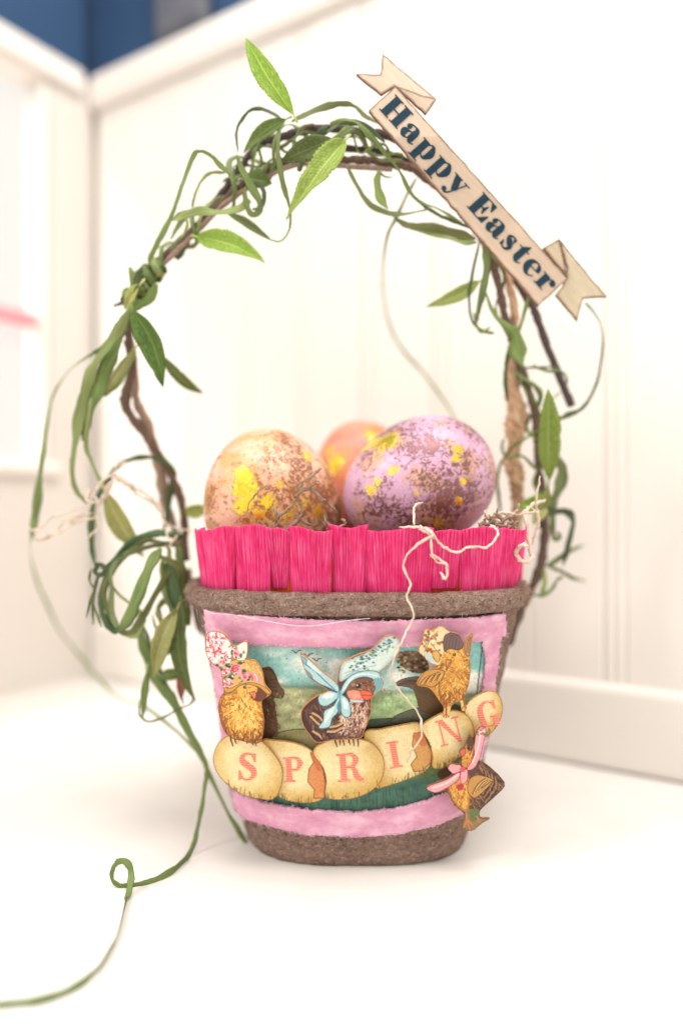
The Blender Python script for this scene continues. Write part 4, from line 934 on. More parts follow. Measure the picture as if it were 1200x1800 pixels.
# ---- chick cutouts
Z1 = lambda p: [(340+u/4, 1060+v/4) for u, v in p]
Z2 = lambda p: [(480+u/5, 1100+v/5) for u, v in p]
Z3 = lambda p: [(620+u/4, 1060+v/4) for u, v in p]
GOLD = [(240, 186, 84), (216, 146, 52), (252, 216, 126), (176, 106, 36), (230, 168, 70), (150, 84, 34)]
PINKS = [(244, 170, 176), (226, 90, 108), (250, 214, 208), (206, 60, 84)]
GRN = [(62, 98, 62), (96, 132, 84), (44, 74, 52)]
def outline_poly(z, pts): return smoothpoly(z(pts), 3)
# chick with the rose trimmed straw bonnet
o1 = [(85, 300), (92, 225), (130, 197), (190, 203), (240, 242), (275, 300), (305, 298), (372, 266), (382, 330), (376, 392), (430, 402), (466, 440), (490, 500), (502, 570), (546, 630), (522, 660), (482, 690), (486, 760), (497, 830), (488, 920), (472, 978), (420, 988), (330, 968), (270, 952), (215, 900), (190, 830), (175, 730), (190, 660), (215, 625), (205, 560), (190, 470), (150, 440), (110, 400), (88, 350)]
c = Canvas(358, 1105, 480, 1310, (216, 158, 74), 2, 11); z = Z1
c.poly(z([(180, 640), (480, 650), (500, 830), (470, 985), (260, 960), (170, 760)]), (226, 166, 74))
cxx, cyy = z([(340, 730)])[0]
c.fur(z([(185, 640), (480, 660), (495, 830), (470, 970), (270, 945), (180, 760)]), 620, lambda x, y: math.atan2(y-cyy+18, x-cxx), 11, 1.6, GOLD)
c.fur(z([(200, 830), (300, 890), (480, 890), (470, 975), (260, 950)]), 130, lambda x, y: 1.5, 9, 1.5, [(150, 84, 36), (120, 66, 36), (188, 116, 50), (96, 56, 40)])
c.fur(z([(180, 660), (215, 650), (240, 850), (190, 830)]), 60, lambda x, y: 1.5, 9, 1.4, [(176, 106, 44), (150, 88, 44)])
c.fur(z([(280, 690), (420, 680), (430, 860), (300, 860)]), 90, lambda x, y: math.atan2(y-cyy+18, x-cxx), 9, 1.5, [(255, 226, 140), (250, 206, 110)])
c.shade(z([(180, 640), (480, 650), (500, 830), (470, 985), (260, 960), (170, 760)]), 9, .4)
c.poly(z([(300, 590), (350, 570), (460, 580), (520, 640), (480, 690), (440, 690), (380, 650)]), (112, 64, 44))
c.poly(z([(310, 600), (340, 575), (410, 578), (450, 600), (430, 640), (380, 660), (320, 650)]), (238, 180, 92))
c.fur(z([(310, 600), (440, 590), (420, 640), (330, 650)]), 40, lambda x, y: 1.2, 6, 1.2, GOLD)
c.poly(z([(390, 630), (430, 625), (440, 650), (425, 676), (410, 650)]), (226, 128, 96), edge=(120, 60, 44), ew=.9)
c.blob(*z([(362, 592)])[0], 3.2, 2.6, (70, 36, 26)); c.blob(*z([(366, 590)])[0], .8, .8, (255, 240, 220))
c.poly(z([(195, 430), (260, 404), (370, 396), (430, 404), (466, 440), (490, 500), (502, 570), (546, 630), (520, 640), (460, 590), (380, 570), (320, 585), (280, 620), (230, 632), (206, 590)]), (222, 178, 104), edge=(126, 78, 40), ew=1.3)
c.fur(z([(270, 410), (440, 410), (480, 500), (400, 500)]), 80, lambda x, y: .9, 8, 1.1, [(186, 136, 62), (240, 206, 136), (206, 156, 80)])
c.poly(z([(215, 590), (260, 600), (330, 570), (420, 560), (500, 590), (545, 632), (520, 640), (460, 592), (380, 572), (320, 586), (280, 618), (230, 630)]), (210, 156, 76), edge=(120, 70, 36), ew=1.0)
c.poly(z([(330, 500), (400, 486), (470, 520), (478, 556), (400, 540), (330, 545)]), (238, 150, 150))
for k in range(4): c.line(z([(340+k*30, 500), (350+k*32, 520), (345+k*34, 545)]), [(200, 60, 80), (255, 236, 226)][k % 2], 1.8)
c.poly(z([(88, 300), (95, 225), (135, 200), (190, 206), (240, 245), (272, 310), (268, 400), (200, 440), (150, 435), (100, 380)]), (252, 232, 224), edge=(190, 120, 100), ew=1.4)
for k in range(64):
    x, y = c.r.uniform(95, 262), c.r.uniform(215, 420); a = c.r.uniform(0, 6.28)
    q = [(x+22*math.cos(a+t)*(1+t*.2), y+28*math.sin(a+t)) for t in (0, .6, 1.2, 1.8)]
    c.line(z(q), [(226, 92, 110), (244, 166, 172), (255, 250, 244), (206, 66, 88)][k % 4], 2.2)
c.poly(z([(280, 310), (372, 270), (380, 330), (372, 395), (300, 400), (275, 360)]), (252, 240, 224), edge=(170, 110, 80), ew=1.2)
for k in range(8): c.blob(*z([(c.r.uniform(292, 365), c.r.uniform(310, 390))])[0], 2.2, 3.2, [(226, 120, 130), (96, 130, 84), (130, 150, 100)][k % 3])
for (fx, fy, fr) in ((300, 470, 11), (245, 560, 8), (235, 480, 7), (205, 500, 6), (300, 350, 6), (200, 420, 7), (360, 515, 7)):
    c.flower(*z([(fx, fy)])[0], fr, PINKS, GRN)
for k in range(34): c.blob(*z([(c.r.uniform(190, 370), c.r.uniform(370, 600))])[0], 1.7, 1.2, GRN[k % 3])
for k in range(10): c.blob(*z([(c.r.uniform(190, 280), c.r.uniform(370, 600))])[0], 1.6, 1.6, (255, 250, 240))
c.line(z(o1)+z(o1[:1]), (140, 76, 36), 2.0, .8)
c.grain(0.03, 3)
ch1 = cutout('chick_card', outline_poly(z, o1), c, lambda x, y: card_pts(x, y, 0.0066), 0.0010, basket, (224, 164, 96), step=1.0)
ch1['label'] = 'golden chick in a straw bonnet trimmed with pink roses'; pad(ch1, 425, 1250, .0066, 40)
# chick with the blue ribbon bonnet
o2 = [(238, 240), (270, 255), (350, 320), (440, 410), (530, 480), (560, 500), (572, 400), (600, 330), (660, 290), (760, 245), (860, 210), (920, 150), (980, 95), (1040, 82), (1100, 110), (1118, 160), (1100, 250), (1050, 310), (980, 370), (935, 410), (950, 460), (970, 500), (950, 560), (900, 600), (862, 640), (864, 740), (838, 830), (803, 920), (772, 985), (640, 1002), (520, 1006), (385, 1027), (320, 960), (265, 880), (242, 800), (257, 730), (310, 670), (390, 612), (480, 572), (400, 520), (310, 450), (262, 350)]
c = Canvas(525, 1114, 706, 1308, (92, 62, 54), 2, 12); z = Z2
c.poly(z([(250, 800), (300, 680), (480, 570), (860, 640), (860, 760), (780, 985), (385, 1020)]), (84, 54, 48))
c.fur(z([(270, 780), (330, 680), (560, 700), (560, 960), (390, 1000)]), 220, lambda x, y: 1.0, 9, 1.5, [(52, 32, 34), (120, 84, 66), (70, 44, 42), (150, 112, 84)])
c.fur(z([(620, 680), (860, 650), (860, 760), (790, 960), (620, 940)]), 330, lambda x, y: 1.75, 9, 1.5, [(236, 204, 176), (214, 160, 136), (178, 122, 98), (248, 228, 200), (140, 92, 76)])
c.fur(z([(640, 890), (800, 890), (770, 980), (600, 990)]), 80, lambda x, y: 1.6, 7, 1.3, [(110, 70, 56), (160, 112, 88), (80, 50, 46)])
for q in ([(350, 770), (400, 800), (440, 850)], [(330, 800), (380, 850), (420, 880)], [(500, 890), (560, 880), (620, 850)], [(480, 930), (540, 930), (600, 900)], [(350, 930), (400, 960), (420, 990)]):
    c.line(z(q), (204, 166, 118), 4.0); c.line(z([(a, b+16) for a, b in q]), (50, 30, 30), 1.6)
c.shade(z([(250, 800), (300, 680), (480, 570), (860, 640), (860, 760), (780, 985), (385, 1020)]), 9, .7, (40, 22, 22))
c.poly(z([(640, 560), (700, 490), (800, 460), (870, 480), (890, 560), (860, 640), (760, 670), (660, 640)]), (126, 84, 62))
c.fur(z([(700, 490), (870, 490), (880, 550), (700, 560)]), 60, lambda x, y: .6, 7, 1.3, [(196, 150, 104), (90, 56, 44), (160, 112, 78)])
c.poly(z([(650, 580), (740, 570), (790, 610), (780, 660), (690, 660)]), (232, 146, 124)); c.fur(z([(660, 580), (780, 590), (770, 655), (680, 650)]), 30, lambda x, y: .3, 6, 1.2, [(244, 172, 148), (214, 116, 98)])
c.poly(z([(770, 570), (850, 580), (870, 610), (840, 650), (790, 640)]), (228, 104, 76), edge=(130, 50, 40), ew=1.0); c.line(z([(775, 610), (820, 612), (868, 612)]), (130, 50, 40), 1.1)
c.blob(*z([(745, 528)])[0], 4.6, 4.2, (40, 26, 28)); c.blob(*z([(738, 522)])[0], 1.5, 1.3, (250, 250, 250))
BL = (178, 216, 218); BD = (66, 106, 124); BW = (226, 240, 234)
c.poly(z([(585, 490), (600, 340), (670, 295), (860, 215), (980, 100), (1040, 88), (1098, 115), (1112, 165), (1090, 250), (980, 370), (930, 410), (800, 420), (700, 430)]), (216, 232, 222))
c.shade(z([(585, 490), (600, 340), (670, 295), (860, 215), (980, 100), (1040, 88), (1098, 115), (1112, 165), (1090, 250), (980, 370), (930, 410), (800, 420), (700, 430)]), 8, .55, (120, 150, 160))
for k in range(84):
    t = c.r.uniform(0, 1); x = 700+360*t+c.r.normal(0, 32); y = 370-240*t+c.r.normal(0, 30); c.blob(*z([(x, y)])[0], 2.6, 1.7, [(58, 92, 72), (120, 164, 190), (150, 170, 96), (80, 116, 90), (196, 214, 220), (86, 130, 168)][k % 6])
for q in ([(620, 420), (680, 400), (790, 400)], [(640, 440), (760, 380), (900, 350)], [(960, 110), (1010, 160), (1000, 250)]): c.line(z(q), (140, 176, 180), 1.4)
c.poly(z([(590, 590), (620, 510), (680, 440), (780, 400), (900, 400), (945, 440), (965, 500), (945, 560), (880, 610), (905, 540), (890, 480), (820, 450), (740, 460), (680, 500), (640, 560), (610, 600)]), BL, edge=BD, ew=1.4)
c.poly(z([(880, 470), (940, 460), (960, 505), (935, 560), (880, 605), (900, 540)]), (118, 172, 180))
for q in ([(620, 560), (700, 450), (820, 425), (910, 440)], [(640, 520), (720, 440), (800, 420)]): c.line(z(q), BW, 2.2)
c.poly(z([(245, 250), (350, 325), (450, 420), (560, 510), (575, 580), (480, 540), (390, 500), (300, 420), (262, 340)]), BL, edge=BD, ew=1.4)
c.line(z([(270, 330), (370, 400), (450, 480), (540, 560)]), BD, 1.6); c.poly(z([(290, 300), (380, 370), (420, 430), (330, 370)]), BW, .8)
c.poly(z([(270, 370), (330, 420), (350, 460), (300, 430)]), (120, 150, 150)); c.poly(z([(250, 270), (295, 300), (285, 340), (258, 310)]), (140, 180, 176), edge=BD, ew=1.0)
c.poly(z([(580, 600), (480, 570), (400, 620), (410, 690), (470, 705), (550, 650)]), BL, edge=BD, ew=1.5); c.poly(z([(540, 600), (470, 590), (430, 630), (500, 640)]), BW)
c.poly(z([(590, 610), (650, 640), (680, 720), (670, 800), (610, 790), (590, 700)]), BL, edge=BD, ew=1.5); c.poly(z([(610, 640), (650, 670), (655, 730), (620, 720)]), BW)
c.poly(z([(575, 620), (530, 700), (450, 750), (440, 830), (400, 898), (490, 890), (520, 810), (560, 770), (590, 680)]), BL, edge=BD, ew=1.5); c.poly(z([(540, 710), (470, 770), (450, 860), (500, 800)]), BW)
c.poly(z([(560, 700), (590, 650), (600, 730), (575, 770)]), (90, 136, 150)); c.blob(*z([(583, 598)])[0], 5, 6, (132, 184, 194)); c.line(z([(570, 500), (578, 560), (583, 610)]), BD, 1.5)
c.poly(z([(680, 650), (780, 660), (790, 672), (700, 672)]), BL)
p2 = outline_poly(z, o2); c.line(list(map(tuple, p2))+[tuple(p2[0])], (214, 130, 62), 2.6, .9, False)
c.grain(0.03, 3)
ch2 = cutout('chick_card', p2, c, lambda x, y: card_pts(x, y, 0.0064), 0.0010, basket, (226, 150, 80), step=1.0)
ch2['label'] = 'brown chick in a pale blue ribbon bonnet'; pad(ch2, 595, 1255, .0064, 40)
# chick carrying flowers
o3 = [(460, 335), (490, 262), (507, 187), (560, 192), (620, 162), (680, 202), (740, 217), (770, 262), (786, 292), (802, 242), (840, 212), (832, 300), (820, 380), (826, 470), (816, 560), (792, 640), (780, 682), (800, 740), (766, 760), (750, 690), (690, 730), (680, 800), (630, 800), (640, 742), (602, 682), (560, 622), (520, 592), (457, 582), (452, 560), (490, 502), (560, 462), (600, 442), (540, 422), (500, 382)]
c = Canvas(730, 1098, 835, 1265, (206, 146, 68), 2, 13); z = Z3
cx3, cy3 = z([(720, 480)])[0]
c.fur(z([(620, 430), (820, 400), (815, 560), (780, 690), (640, 740), (600, 600)]), 520, lambda x, y: math.atan2(y-cy3, x-cx3), 9, 1.5, GOLD)
c.fur(z([(640, 620), (780, 620), (750, 700), (650, 720)]), 60, lambda x, y: 1.6, 8, 1.4, [(160, 96, 40), (130, 76, 38)])
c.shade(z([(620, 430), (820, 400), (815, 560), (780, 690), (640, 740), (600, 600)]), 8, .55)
c.poly(z([(455, 580), (490, 505), (560, 465), (640, 480), (620, 540), (560, 590), (500, 575)]), (206, 150, 74), edge=(110, 64, 32), ew=1.2)
for k in range(11): c.line(z([(470+k*13, 572-k*3), (515+k*11, 522-k*3), (610, 486+k*6)]), [(84, 48, 26), (234, 186, 104), (150, 94, 44)][k % 3], 1.5)
c.poly(z([(465, 335), (505, 190), (560, 195), (620, 165), (680, 205), (650, 300), (620, 400), (590, 440), (520, 400)]), (238, 214, 168))
for k in range(60): c.blob(*z([(c.r.uniform(470, 660), c.r.uniform(190, 420))])[0], c.r.uniform(2, 4), c.r.uniform(1.6, 3), [(226, 172, 70), (206, 110, 66), (244, 224, 170), (112, 120, 70), (176, 84, 64), (250, 236, 200), (150, 104, 50)][k % 7])
for k in range(10): c.line(z([(c.r.uniform(480, 640), c.r.uniform(200, 400)), (c.r.uniform(480, 640), c.r.uniform(200, 420))]), (110, 70, 40), 1.0, .8)
c.poly(z([(556, 350), (590, 335), (612, 370), (600, 415), (575, 400)]), (226, 176, 96), edge=(140, 80, 44), ew=1.2)
c.poly(z([(500, 350), (550, 370), (570, 420), (520, 400)]), (190, 214, 210))
c.poly(z([(640, 340), (690, 315), (760, 325), (780, 380), (760, 430), (690, 450), (640, 420)]), (232, 172, 82)); c.fur(z([(645, 340), (770, 330), (760, 430), (660, 430)]), 70, lambda x, y: 1.0, 6, 1.2, GOLD)
c.poly(z([(635, 280), (650, 225), (700, 212), (760, 240), (775, 300), (740, 330), (680, 320), (645, 340)]), (120, 96, 92), edge=(60, 44, 44), ew=1.3)
for k in range(5): c.line(z([(650+k*22, 320), (660+k*22, 260), (690+k*14, 225)]), (88, 68, 70), 1.3)
c.poly(z([(652, 398), (692, 402), (684, 432), (656, 474)]), (214, 150, 84), smooth=False, edge=(96, 52, 34), ew=1.1); c.line(z([(690, 408), (668, 436), (657, 470)]), (96, 52, 34), .9)
c.blob(*z([(712, 362)])[0], 2.8, 2.6, (46, 28, 24)); c.blob(*z([(709, 358)])[0], .8, .8, (255, 240, 220))
c.poly(z([(785, 300), (803, 245), (838, 215), (830, 300), (815, 370), (790, 360)]), (196, 150, 106), edge=(104, 60, 46), ew=1.2)
for k in range(3): c.line(z([(795+k*10, 350), (802+k*10, 290), (815+k*8, 240)]), (120, 80, 60), 1.2)
c.poly(z([(630, 800), (640, 740), (690, 730), (690, 800)]), (226, 196, 120)); c.poly(z([(750, 690), (790, 690), (800, 745), (766, 760)]), (226, 196, 120))
for a, b in (((655, 700), (655, 775)), ((772, 660), (785, 720))):
    c.line(z([a, b]), (150, 70, 50), 3.0)
    for dx in (-24, 0, 18): c.line(z([b, (b[0]+dx, b[1]+28)]), (176, 90, 70), 1.8)
p3 = outline_poly(z, o3); c.line(list(map(tuple, p3))+[tuple(p3[0])], (190, 116, 54), 1.8, .8, False)
c.grain(0.03, 3)
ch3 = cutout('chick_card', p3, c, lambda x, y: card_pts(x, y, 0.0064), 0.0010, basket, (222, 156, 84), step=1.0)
ch3['label'] = 'golden chick in a small dark cap carrying a flower bouquet'; pad(ch3, 800, 1190, .0064, 30)
# chick with the pink bow, lower right
o4 = [(820, 925), (846, 962), (850, 1000), (868, 905), (905, 868), (936, 884), (916, 990), (892, 1090), (872, 1136), (915, 1118), (1065, 1260), (1015, 1345), (897, 1455), (902, 1512), (962, 1515), (905, 1550), (835, 1602), (765, 1575), (785, 1490), (710, 1420), (660, 1332), (575, 1336), (515, 1297), (640, 1245), (697, 1205), (665, 1165), (685, 1130), (750, 1136), (765, 1086), (745, 1046), (785, 1005)]
c = Canvas(745, 1272, 892, 1466, (96, 68, 52), 2, 14); z = Z3
c.poly(z([(860, 1140), (915, 1118), (1065, 1260), (1015, 1345), (880, 1470), (800, 1380), (800, 1200)]), (98, 68, 56)); c.fur(z([(870, 1150), (920, 1130), (1050, 1260), (900, 1440), (830, 1380)]), 420, lambda x, y: .9, 11, 1.5, [(58, 38, 34), (150, 108, 78), (112, 78, 60), (82, 54, 46), (176, 132, 92)])
for k in range(9): c.line(z([(900+k*14, 1150+k*10), (925+k*11, 1200+k*14), (900+k*4, 1290+k*16)]), [(46, 30, 28), (190, 146, 100)][k % 2], 1.5, .8)
c.poly(z([(690, 1240), (800, 1200), (830, 1300), (810, 1460), (740, 1440), (670, 1340)]), (226, 168, 82)); c.fur(z([(690, 1240), (810, 1220), (820, 1440), (740, 1430), (675, 1330)]), 220, lambda x, y: 1.7, 8, 1.5, GOLD)
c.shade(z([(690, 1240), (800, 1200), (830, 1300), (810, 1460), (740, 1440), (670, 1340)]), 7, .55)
c.poly(z([(820, 1240), (880, 1210), (980, 1240), (970, 1270), (900, 1340), (850, 1370), (805, 1320)]), (202, 150, 82), edge=(104, 64, 36), ew=1.1)
for k in range(7): c.line(z([(840+k*10, 1340-k*6), (880+k*14, 1270-k*2), (930+k*8, 1235+k*4)]), [(90, 58, 36), (236, 194, 116)][k % 2], 1.7)
c.poly(z([(760, 1090), (790, 1005), (820, 930), (848, 965), (845, 1060), (820, 1150), (770, 1150)]), (216, 142, 70), edge=(90, 50, 34), ew=1.2); c.poly(z([(800, 990), (820, 935), (846, 965), (840, 1030), (820, 1050)]), (92, 66, 44))
c.fur(z([(775, 1010), (830, 1010), (820, 1130), (775, 1120)]), 50, lambda x, y: 1.6, 6, 1.3, GOLD); c.blob(*z([(812, 1022)])[0], 2.4, 2.4, (40, 26, 24))
c.poly(z([(748, 1045), (785, 1020), (790, 1060), (762, 1082)]), (212, 110, 84), edge=(110, 50, 40), ew=1.0)
PB = (240, 168, 172); PD = (170, 66, 80)
c.poly(z([(850, 1000), (868, 905), (905, 868), (935, 884), (916, 990), (892, 1090), (850, 1160), (800, 1170), (850, 1080)]), PB, edge=PD, ew=1.2); c.line(z([(900, 900), (880, 1010), (840, 1120)]), (252, 224, 220), 2.6)
for k in range(14): c.blob(*z([(c.r.uniform(866, 935), c.r.uniform(870, 930))])[0], 2.2, 2, [(96, 130, 84), (206, 90, 100), (250, 226, 220), (130, 150, 96)][k % 4])
c.poly(z([(770, 1165), (740, 1130), (690, 1130), (668, 1165), (700, 1200), (760, 1180)]), PB, edge=PD, ew=1.3); c.poly(z([(745, 1190), (660, 1240), (518, 1297), (575, 1334), (660, 1300), (740, 1240)]), PB, edge=PD, ew=1.3)
c.line(z([(560, 1300), (660, 1265), (740, 1205)]), (252, 226, 222), 2.4); c.poly(z([(780, 1170), (805, 1180), (800, 1250), (760, 1270), (755, 1200)]), PB, edge=PD, ew=1.2); c.blob(*z([(770, 1170)])[0], 5, 4.5, (214, 96, 108)); c.poly(z([(730, 1280), (775, 1275), (770, 1310), (740, 1318)]), (196, 60, 66))
c.poly(z([(770, 1575), (786, 1490), (800, 1450), (890, 1455), (900, 1515), (960, 1515), (835, 1600)]), (150, 120, 76)); c.poly(z([(820, 1455), (890, 1455), (890, 1510), (830, 1530)]), (104, 120, 70))
for q in ([(790, 1450), (800, 1520), (780, 1575)], [(800, 1520), (840, 1560)], [(870, 1500), (890, 1540)], [(800, 1530), (820, 1590)]): c.line(z(q), (206, 128, 92), 2.6)
p4 = outline_poly(z, o4); c.line(list(map(tuple, p4))+[tuple(p4[0])], (84, 54, 42), 1.6, .8, False)
c.grain(0.03, 3)
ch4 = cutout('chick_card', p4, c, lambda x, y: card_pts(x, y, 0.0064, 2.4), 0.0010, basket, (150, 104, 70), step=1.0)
ch4['label'] = 'dark backed chick with a pink bow hanging off the lower right edge'; pad(ch4, 812, 1385, .0064, 26)
# printed feet of the two perched chicks, standing on the egg cards
for (L, xs, y0) in (('S', (405, 412, 432, 440, 446), 1298), ('R', (588, 596, 602, 612, 620, 628), 1299)):
    off = EG[L][1]+0.0003
    for x in xs:
        q = card_pts([x, x+1.5, x+3+random.uniform(-2, 3)], [y0-2, y0+6, y0+12+random.uniform(-3, 3)], off)
        d = sweep_data([Vector(t) for t in q], [.00022, .0002, .00009], [.0001]*3, [0]*3, 6); obj('chick_toe', d[0], d[1], M['darkline'], eggcard[L])

# ------------------------------------------------------------------ wooden banner
BY = -0.0095
def banner_canvas(x0, y0, x1, y1, base, seed):
    c = Canvas(x0, y0, x1, y1, base, 1, seed)
    yy, xx = np.mgrid[0:c.h, 0:c.w]; xp = xx/c.k+c.x0; yp = yy/c.k+c.y0
    along = xp*0.667+yp*0.744; ac = xp*0.744-yp*0.667
    n_ = fbm(along*0.12, ac, 4, seed); n2 = fbm(xp, yp, 40, seed+5)
    c.a *= (0.93+0.10*n_+0.06*n2)[..., None].astype(np.float32); return c
def burnt(vs, c, poly):
    d = segdist(vs[:, 0], vs[:, 1], poly, True); n_ = vnoise(vs[:, 0], vs[:, 1], 7, 4)
    t = np.clip(1-(d-0.8-1.2*n_)/1.6, 0, 1)[:, None]*0.85
    return c*(1-t)+s2l(np.array([122, 86, 66])/255.)*t
def wob(p, seed):
    r = np.random.default_rng(seed); q = []
    for a, b in zip(p, p[1:]+p[:1]):
        n = max(int(math.hypot(b[0]-a[0], b[1]-a[1])/12), 1)
        for k in range(n): q.append((a[0]+(b[0]-a[0])*k/n+r.normal(0, .5)*(k > 0), a[1]+(b[1]-a[1])*k/n+r.normal(0, .5)*(k > 0)))
    return q
body = wob([(694, 151), (998, 490), (946, 538), (648, 194)], 1)
ban = cutout('banner', body, banner_canvas(640, 140, 1010, 550, (216, 194, 172), 1), plane_pts(BY), 0.0014, basket, (138, 96, 70), step=2.2, edgefn=burnt)
ban['label'] = 'wooden ribbon banner lettered Happy Easter'
for nm, pl, base, dy, sd in (('banner_tail', [(672, 95), (766, 174), (748, 200), (694, 151), (670, 166), (626, 130), (668, 131)], (218, 200, 178), .0016, 2), ('banner_fold', [(694, 151), (766, 174), (748, 200)], (206, 186, 164), .0010, 3),
                      ('banner_tail', [(982, 420), (1066, 522), (1024, 524), (1014, 564), (976, 518), (990, 500), (996, 470)], (218, 204, 176), .0016, 4), ('banner_fold', [(954, 436), (982, 420), (997, 488)], (212, 194, 168), .0010, 5)):
    a = np.array(pl); cutout(nm, wob(pl, sd), banner_canvas(*a.min(0), *a.max(0), base, sd), plane_pts(BY+dy), 0.0012, ban, (138, 96, 70), step=2.2, edgefn=burnt)
ux, uy = 0.6676, 0.7445; nx_, ny_ = 0.7445, -0.6676
sx0, sy0 = 648+nx_*15+ux*10, 194+ny_*15+uy*10
cap = 39.0; gw = 42.5; txt = 'Happy Easter'; tot = sum(G[ch][0] if ch != ' ' else .36 for ch in txt); trk = (438-tot*gw)/(len(txt)-1); cur = 0
for ch in txt:
    if ch == ' ': cur += .36*gw+trk; continue
    wd, polys = G[ch]
    glyph('letter', polys, lambda gx, gy, cur=cur: (sx0+ux*(cur+gx*gw)+nx_*gy*cap, sy0+uy*(cur+gx*gw)+ny_*gy*cap), plane_pts(BY-0.0002), 'ink', ban, 0.00015)
    cur += wd*gw+trk

# ------------------------------------------------------------------ eggs
def egg(cpx, cpy, Y, semi_px, ratio, axis, mf, label, k=0.10, spots=()):
    c = P(cpx, cpy, Y); b = semi_px*(D+Y)/F; a = b*ratio; v, f = [], []; nU, nV = 64, 96
    for i in range(nU+1):
        t = -math.cos(math.pi*i/nU); r = b*math.sin(math.pi*i/nU)*(1-k*t)
        for j in range(nV): v.append((r*math.cos(2*math.pi*j/nV), r*math.sin(2*math.pi*j/nV), a*t))
    for i in range(nU):
        for j in range(nV):
            j2 = (j+1) % nV; f.append((i*nV+j, i*nV+j2, (i+1)*nV+j2, (i+1)*nV+j))
    R = Vector(axis).to_track_quat('Z', 'Y').to_matrix()
    eye = Vector((CX, -D, H)); pt = []
    for (sx, sy, sr) in spots:                      # where the line of sight meets the shell (ellipsoid)
        dr = R.transposed()@(P(sx, sy, 0)-eye).normalized(); og = R.transposed()@(eye-c); S = Vector((1/b, 1/b, 1/a))
        d_ = Vector((dr.x*S.x, dr.y*S.y, dr.z*S.z)); o_ = Vector((og.x*S.x, og.y*S.y, og.z*S.z))
        A_, B_, C_ = d_.dot(d_), 2*d_.dot(o_), o_.dot(o_)-1; q_ = max(B_*B_-4*A_*C_, 0); t_ = (-B_-math.sqrt(q_))/(2*A_)
        pt.append((tuple(og+dr*t_), sr*(D+Y)/F))
    m = mf(pt)
    o = obj('easter_egg', v, f, m); bm = bmesh.new(); bm.from_mesh(o.data); bmesh.ops.remove_doubles(bm, verts=bm.verts, dist=1e-7); bmesh.ops.recalc_face_normals(bm, faces=bm.faces); bm.to_mesh(o.data); bm.free()
    o.location = c; o.rotation_euler = Vector(axis).to_track_quat('Z', 'Y').to_euler()
    return tag(o, label, 'egg', 'decorated eggs in the basket')
egg(477, 884, -.018, 119, 1.12, (-0.16, -0.45, 1), lambda q: eggmat('peach_foil_egg', srgb(238, 196, 168), srgb(228, 164, 128), srgb(152, 90, 60), 0, q), 'peach egg with gold foil flecks and brown speckles at the left',
    spots=[(426, 836, 20), (428, 860, 24), (424, 888, 20), (436, 875, 18), (470, 880, 16), (455, 902, 13), (492, 850, 9), (545, 800, 12), (560, 900, 16)])
egg(735, 850, -.020, 112, 1.26, (-1, -0.35, -0.42), lambda q: eggmat('lilac_foil_egg', srgb(208, 166, 194), srgb(204, 154, 172), srgb(128, 84, 78), 1, q), 'large lilac egg with gold and brown speckles at the right',
    spots=[(650, 862, 13), (660, 846, 10), (690, 824, 11), (803, 790, 11), (800, 806, 9), (812, 846, 8), (806, 880, 9), (640, 830, 6), (732, 868, 6)])
egg(645, 846, .024, 96, 1.15, (-0.3, 0.2, 1), lambda q: eggmat('coral_foil_egg', srgb(244, 158, 140), srgb(232, 128, 120), srgb(222, 140, 90), 2, q), 'coral egg behind the lilac and peach eggs', spots=[(585, 815, 20), (575, 790, 12)])

# ------------------------------------------------------------------ straw nest and loose strings
v2, f2 = [], []
for k in range(900):
    th = random.uniform(0, 6.28); q = math.sqrt(random.uniform(0, 1)); x, y = se_pt(0.048*q, th); z = random.uniform(.082, .0955)+(.006 if q > .75 else 0)
    a = random.uniform(0, 6.28); L = random.uniform(.006, .018); pts = []
    for t in range(5): pts.append(Vector((x+L*t/4*math.cos(a)+random.gauss(0, .0012), y+L*t/4*math.sin(a)+random.gauss(0, .0012), z+random.gauss(0, .0010))))
    pts = [p if (abs(p.x)/.050)**3+(abs(p.y)/.050)**3 < 1 else Vector((p.x*.85, p.y*.85, p.z)) for p in pts]
    r = random.uniform(.0002, .0005); d = sweep_data(pts, [r]*5, [r*.5]*5, [0]*5, 4); b0 = len(v2); v2 += d[0]; f2 += [tuple(b0+t for t in g) for g in d[1]]
o = obj('straw_nest', v2, f2, M['straw']); tag(o, 'brown shredded straw nest filling the pot under the eggs', 'straw', kind='stuff')
fl = rings_obj('filler_paper', [(0.0505, 0.083), (0.0505, 0.084), (0.045, 0.0865), (0.02, 0.0875), (0.004, 0.088)], M['peat'], basket, K=120, amp=.001, closed_end=False)
def tuft(label, paths, m, w, Y, kink=.00022, grp=None):
    f0 = paths[0]['p'] if isinstance(paths[0], dict) else paths[0]
    e = empty('string_tuft', P(f0[0][0], f0[0][1], 0)); tag(e, label, 'string', grp)
    for p in paths:
        ww_, yy_ = w, Y
        if isinstance(p, dict): ww_, yy_, p = p.get('w', w), p.get('Y', Y), p['p']
        o = strand('strand', p, M[m], ww_, yy_, None, flat=0.75, sub=5, kink=kink, tw=0.6, sides=6, rough=.15); o.parent = e
        o.matrix_parent_inverse = Matrix.Translation(-e.location)
    return e
